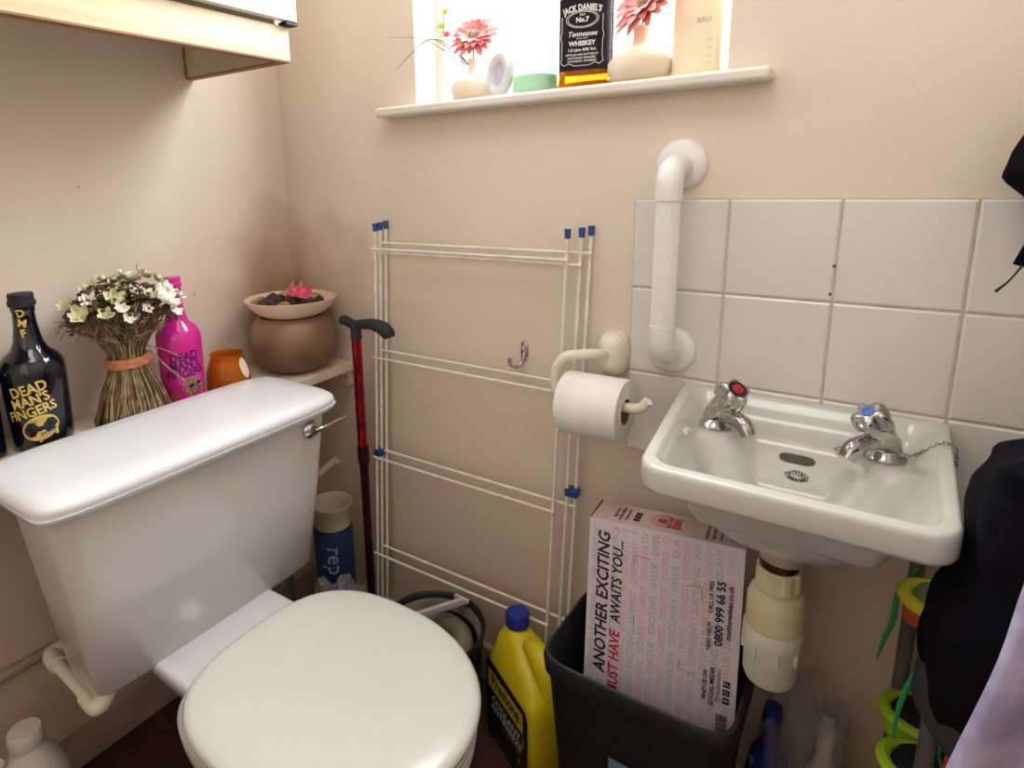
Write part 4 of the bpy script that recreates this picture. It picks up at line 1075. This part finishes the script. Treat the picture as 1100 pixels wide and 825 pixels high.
# plug chain
def chain(P, n):
    b = B(); Q = spline([Vector(p) for p in P], 12); L_ = [0]
    for a, c_ in zip(Q, Q[1:]): L_.append(L_[-1]+(c_-a).length)
    k = 0; s = 0
    while s < L_[-1]:
        i = max(0, next((q for q in range(len(L_)) if L_[q] >= s), 1)-1); p = Q[i].lerp(Q[i+1], (s-L_[i])/max(1e-6, L_[i+1]-L_[i])); tg = (Q[i+1]-Q[i]).normalized()
        up = Vector((0, 0, 1)) if k % 2 else tg.cross(Vector((0, 0, 1))).normalized()
        T0 = frame_T((0, 0, 0), tg, up)
        b.torus(p, .0026, .0006, T=lambda q: Vector(T0((q[0], q[1], q[2]))), seg=12, ss=5, ax=1.35, ay=.8)
        s += .0052; k += 1
    return b
zt = RIM-.033
ch = chain([(1.216, -.090, zt+.003), (1.226, -.088, zt+.003), (1.240, -.075, zt+.003), (1.255, -.058, zt+.003), (1.275, -.058, zt+.003), (1.290, -.072, zt+.004), (1.305, -.082, zt+.018), (1.322, -.090, RIM+.003), (1.334, -.096, RIM+.0), (1.337, -.100, RIM-.020)], 0)
ch.torus((1.212, -.093, zt+.004), .006, .0009, T=lambda p: Vector((p.x, p.y, p.z+.4*p.x)), seg=20)
tag(ch.out('plug_chain', M['dullchrome']), 'thin metal plug chain running round the cold tap and over the basin rim', 'chain')

# bottle trap
tx, ty = 1.158, -.155
t = thing('bottle_trap', (tx, ty, .41), 'cream and white plastic bottle trap under the basin', 'trap')
c = (tx, ty, 0)
B().lathe([(.024, .594), (.026, .598), (.026, .608), (.019, .6105)], c, 28).out('waste_tail', M['brass'], t)
b = B(); rings = []
for z, k in ((.562, .95), (.564, 1), (.592, 1), (.595, .93)):
    rings.append([(tx+(.0275+.0018*(1 if (j//4) % 2 else 0))*k*cos(2*PI*j/64), ty+(.0275+.0018*(1 if (j//4) % 2 else 0))*k*sin(2*PI*j/64), z) for j in range(64)])
b.loft(rings).out('top_nut', M['trapcream'], t, angle=30)
B().lathe([(.030, .500), (.037, .504), (.0375, .545), (.034, .556), (.026, .561)], c, 36).out('trap_body', M['trapcream'], t)
B().lathe([(.0385, .476), (.0398, .480), (.0398, .496), (.038, .503)], c, 36).out('locking_ring', M['trapwhite'], t)
B().lathe([(.0, .409), (.024, .410), (.032, .414), (.0355, .423), (.0365, .474), (.037, .4755)], c, 36, caps=(False, True)).out('trap_cup', M['trapwhite'], t)
for a in range(8): B().box((.035, -.0022, .458), (.0402, .0022, .478), T=lambda p, a=a: (tx+p[0]*cos(a*PI/4+.3)-p[1]*sin(a*PI/4+.3), ty+p[0]*sin(a*PI/4+.3)+p[1]*cos(a*PI/4+.3), p[2])).out('grip_rib', M['trapwhite'], t, smooth=False)
B().tube([(tx+.0, ty+.03, .528), (tx, -.002, .528)], .018, 20).out('outlet_pipe', M['trapwhite'], t)

# clear bag with a blue bottle beneath the trap
t = thing('cleaner_bottle', (1.185, -.105, 0), 'dark blue cleaner bottle inside the clear bag under the basin', 'bottle')
B().lathe([(.030, 0), (.033, .004), (.033, .20), (.026, .24), (.013, .265), (.012, .29)], (1.166, -.112, 0), 28).out('body', M['bluebottle'], t)
B().lathe([(.014, .2905), (.015, .31), (.012, .33), (0, .331)], (1.166, -.112, 0), 20).out('cap', M['bluebottle'], t)
t = thing('spray_bottle', (1.225, -.09, 0), 'pale bottle with a yellow label inside the clear bag under the basin', 'bottle')
B().lathe([(.026, 0), (.028, .004), (.028, .20), (.020, .24), (.011, .26), (.011, .30), (.008, .33), (0, .331)], (1.238, -.095, 0), 24).out('body', M['tub'], t)
fn = cyl_fn((1.238, -.095, 0), .028, math.radians(-80), .15, off=.001); patch(fn, .03, .09, 8, 4).out('label', M['yellowlabel'], t)
blob('clear_bag', (1.215, -.105, .165), (.074, .066, .20), M['clearbag'], .30, 3.0, 'crumpled clear plastic bag standing on the floor under the bottle trap', 'bag', 40)

# ------------------------------------------------------------------ right side: hanging clothes, shoes, towel
def cloth_col(name, rows, m, parent=None, nz=.012, sc=14, seg=56, tilt=0, **k):
    """rows: (z, cx, cy, rx, ry); lumpy draped body"""
    b = B(); rings = []; R_ = []
    for i in range(len(rows)-1):
        for q in range(6):
            t_ = q/6; R_.append([rows[i][c_]*(1-sst(t_))+rows[i+1][c_]*sst(t_) if c_ else rows[i][0]*(1-t_)+rows[i+1][0]*t_ for c_ in range(5)])
    R_.append(rows[-1])
    for z, cx_, cy_, rx, ry in R_:
        ring = []
        for j in range(seg):
            a = 2*PI*j/seg; p = Vector((cos(a), sin(a), 0))
            d = nz*(mn.noise(Vector((p.x*2.2+cx_*9, p.y*2.2, z*sc)))+.6*mn.noise(Vector((p.x*5, p.y*5+3, z*sc*.6)))) + nz*.35*sin(7*a+z*9)
            ring.append((cx_+(rx+d)*cos(a), cy_+(ry+d)*sin(a), z+.4*d+(tilt*(rx*(1+cos(a))) if z < .66 else tilt*(rx*(1+cos(a)))*max(0, (.75-z)/.09))))
        rings.append(ring)
    return b.loft(rings).out(name, m, parent, angle=180, **k)
jk = thing('hanging_jacket', (1.45, -.30, .53), 'black padded jacket hanging right of the basin', 'jacket')
cloth_col('jacket_body', [(.600, 1.414, -.30, .100, .070), (.63, 1.412, -.30, .104, .075), (.69, 1.412, -.30, .104, .078), (.755, 1.432, -.30, .100, .078), (.82, 1.428, -.30, .102, .075), (.862, 1.436, -.30, .098, .065), (.880, 1.444, -.30, .075, .05), (.892, 1.450, -.30, .05, .03)], M['jacket'], jk, nz=.011, tilt=-.6)
cloth_col('hem_band', [(.577, 1.414, -.30, .100, .072), (.581, 1.414, -.30, .106, .077), (.616, 1.414, -.30, .106, .077), (.624, 1.414, -.30, .100, .072)], M['band'], jk, nz=.003, tilt=-.6)
cloth_col('orange_lining', [(.552, 1.416, -.30, .088, .064), (.581, 1.416, -.30, .100, .071)], M['orange'], jk, nz=.003, tilt=-.6)
# hook rail on the right wall
t = thing('hook_rail', (XR-.01, -.2, 1.22), 'wooden coat hook rail on the right wall above the hanging jacket', 'hook rail')
box('rail_board', (XR-.018, -.40, 1.20), (XR, -.02, 1.26), M['oak'], t, bevel=.002)
for y in (-.32, -.19, -.07): B().tube([(XR-.016, y, 1.235), (XR-.05, y, 1.225), (XR-.06, y, 1.25)], .004, 10, smooth=4).out('hook', M['chrome'], t)
B().tube([(1.455, -.30, .885), (1.49, -.31, 1.05), (1.505, -.32, 1.245)], .004, 8, smooth=4).out('hanging_loop', M['jacket'], jk)
# black cap and lanyard strap high on the right
t = thing('quilted_bag', (1.43, -.07, 1.07), 'black quilted bag hanging at the right edge above the tiles', 'bag')
cloth_col('bag_body', [(1.070, 1.425, -.068, .025, .025), (1.090, 1.425, -.068, .055, .035), (1.132, 1.425, -.068, .084, .045), (1.165, 1.430, -.068, .080, .045), (1.21, 1.445, -.068, .065, .045), (1.245, 1.455, -.068, .035, .03)], M['jacket'], t, nz=.006, sc=40)
T = frame_T((1.390, -.104, 1.094), (-.28, .12, -1), (0, -1, 0))
B().box((0, -.013, -.001), (.072, .013, .001), T=T).out('strap', M['jacket'], t, smooth=False)
text('B', .020, lambda x, y: T((.050+y*-1, x*1.0, .0016)), M['pale'], t, weight=.0005)
B().tube([T((.070, -.004, 0)), T((.092, -.008, 0)), T((.108, -.014, 0))], [.0012, .001, .0018], 6, smooth=4).out('cord', M['ink'], t)

# shoe rack and shoes
t = thing('shoe_rack', (1.40, -.22, 0), 'grey tubular shoe rack behind the hanging jacket', 'rack')
for (x0, y0, x1, y1) in ((1.318, -.05, 1.318, -.05), (1.338, -.228, 1.338, -.228), (1.53, -.05, 1.53, -.05), (1.53, -.228, 1.53, -.228)):
    B().tube([(x0, y0, 0), (x1, y1, .64)], .0095, 14).out('post', M['greymetal'], t)
for z in (.12, .350, .555):
    for x in (1.36, 1.48):
        B().tube([(x, -.228, z), (x, -.05, z)], .005, 10).out('shelf_bar', M['greymetal'], t)
    for y in (-.05, -.228): B().tube([(1.318 if y > -.1 else 1.338, y, z), (1.53, y, z)], .005, 10).out('shelf_bar', M['greymetal'], t)
def shoe(c, ang, roll, mu, macc, label, length=.26, accent=True, lace=None, sole='ink'):
    t = thing('trainer', c, label, 'shoe', 'trainers on the shoe rack')
    o = Vector(c); ca, sa = cos(ang), sin(ang)
    def W_(x, y, z):
        z2 = z*cos(roll)-y*sin(roll); y2 = y*cos(roll)+z*sin(roll)
        return (o.x+x*ca-y2*sa, o.y+x*sa+y2*ca, o.z+z2)
    # x from heel 0 to toe
    sec = [(0, .022, .075), (.03, .032, .085), (.07, .034, .082), (.11, .034, .075), (.15, .039, .060), (.20, .042, .048), (.24, .034, .040), (.258, .018, .028)]
    def ring(x, hw, h, z0=.022):
        r = []
        for j in range(20):
            a = 2*PI*j/20; c_, s_ = cos(a), sin(a)
            r.append(W_(x*length/.26, hw*math.copysign(abs(c_)**.75, c_), z0+(h-z0)/2+(h-z0)/2*math.copysign(abs(s_)**.8, s_)))
        return r
    B().loft([ring(*s_) for s_ in sec]).out('upper', M[mu], t, angle=70)
    def sr(z, e): return [W_(p[0], p[1], z) for p in [((.5+.5*cos(2*PI*j/36))*length, (.036+e+.006*cos(2*PI*j/36))*math.copysign(abs(sin(2*PI*j/36))**.7, sin(2*PI*j/36))) for j in range(36)]]
    B().loft([sr(0, 0), sr(.012, .003), sr(.026, .001)]).out('sole', M[sole], t, angle=50)
    b = B(); k = length/.26
    for s_ in (-1, 1):
        b.tube([W_(.02*k, s_*.030, .060), W_(.08*k, s_*.0335, .045), W_(.15*k, s_*.0375, .040)], [.0025, .005, .003], 8, smooth=4)
    b.tube([W_(.19*k, -.0425, .030), W_(.245*k, -.028, .032), W_(.262*k, 0, .034), W_(.245*k, .028, .032), W_(.19*k, .0425, .030)], .0085, 8, smooth=4)
    b.tube([W_(.005*k, -.025, .085), W_(.06*k, -.030, .092), W_(.105*k, 0, .086), W_(.06*k, .030, .092), W_(.005*k, .025, .085)], .005, 8, smooth=4)
    b.out('trim_overlay', M[macc], t)
    b = B()
    for q in range(4): b.tube([W_(.115+.022*q, -.018, .074-.005*q), W_(.118+.022*q, 0, .080-.006*q), W_(.115+.022*q, .018, .074-.005*q)], .002, 6, smooth=3)
    b.out('laces', M[lace or 'lace'], t)
    return t
shoe((1.525, -.125, .561), PI, 0, 'sage', 'neony', 'sage green and yellow trainer on the upper level of the shoe rack', .222, sole='orange')
shoe((1.54, -.090, .356), PI, 0, 'shoe', 'neon', 'dark trainer with neon green toe nearest the wall on the shoe rack', .238, sole='neon')
shoe((1.54, -.186, .356), PI, 0, 'shoe', 'neon', 'dark trainer with neon green toe farther from the wall on the shoe rack', .238, sole='neon')
tag(B().tube([(1.318, -.066, .600), (1.300, -.075, .565), (1.298, -.08, .52), (1.291, -.08, .485), (1.286, -.08, .450)], [.0018, .003, .0035, .003, .0012], 8, smooth=5).out('shoe_lace', M['lace']), 'long green shoelace hanging straight left of the shoe rack post', 'shoelace')
tag(B().tube([(1.330, -.20, .555), (1.316, -.225, .545), (1.308, -.235, .52), (1.305, -.235, .49), (1.305, -.232, .455)], [.003, .0035, .003, .0015], 8, smooth=5).out('shoe_lace', M['lace']), 'curled green shoelace hanging below the jacket hem over the neon trainers', 'shoelace')
blob('red_glove', (1.375, -.33, .530), (.032, .03, .042), M['redcloth'], .25, 2, 'red cloth item poking out under the jacket hem', 'cloth')

# lavender towel close to the camera on the right
b = B(); v = []; f = []; nu, nv = 34, 60
for i in range(nv+1):
    for j in range(nu+1):
        u = j/nu; w = i/nv; z = .40+.72*w
        x = 1.300+.12*(z-.804)+.003*sin(w*9+1)+.15*u
        y = -.66+.05*u+.022*sin(6.5*u*(1.2-.3*w)+w*1.5)*min(1, u*4)+.006*mn.noise(Vector((u*9, w*9, 1)))
        v.append((x, y, z))
for i in range(nv):
    for j in range(nu):
        a = i*(nu+1)+j; f.append((a, a+1, a+nu+2, a+nu+1))
b.add(v, f)
tag(b.out('lavender_towel', M['lavender'], angle=180, solid=.012), 'lavender towel hanging at the bottom right edge of the picture', 'towel')
t = thing('towel_bar', (1.45, -.62, 1.12), 'chrome towel bar on the right wall holding the lavender towel', 'rail')
B().tube([(1.38, -.655, 1.118), (XR-.002, -.655, 1.118)], .007, 12).out('bar', M['chrome'], t)

# ------------------------------------------------------------------ lights
def area(name, loc, rot, sx, sy, energy, color, spread=180):
    l = bpy.data.lights.new(name, 'AREA'); l.shape = 'RECTANGLE'; l.size = sx; l.size_y = sy; l.energy = energy; l.color = color; l.spread = math.radians(spread)
    o = bpy.data.objects.new(name, l); COL.objects.link(o); o.location = loc; o.rotation_euler = rot; return o
area('window_daylight', ((WX0+WX1)/2, WD-.030, 1.775), (math.radians(-84), 0, 0), .50, .42, 16.0, (.86, .94, 1.0))
area('ceiling_fill', (.95, -.85, ZC-.02), (0, 0, 0), .5, .5, 4.6, (1.0, .985, .97))  # soft overhead fill added for ambient level, not a real fitting
area('rear_fill', (1.1, YF+.03, 1.55), (math.radians(90), 0, 0), .9, 1.1, 2.1, (1.0, .98, .95))  # fill added behind the camera to lift the front faces
w = bpy.data.worlds.new('world'); bpy.context.scene.world = w; w.use_nodes = True
w.node_tree.nodes['Background'].inputs[0].default_value = (.9, .95, 1, 1); w.node_tree.nodes['Background'].inputs[1].default_value = .6
vs = bpy.context.scene.view_settings
vs.view_transform = 'Standard'; vs.look = 'None'; vs.exposure = 0.06; vs.gamma = 1.0
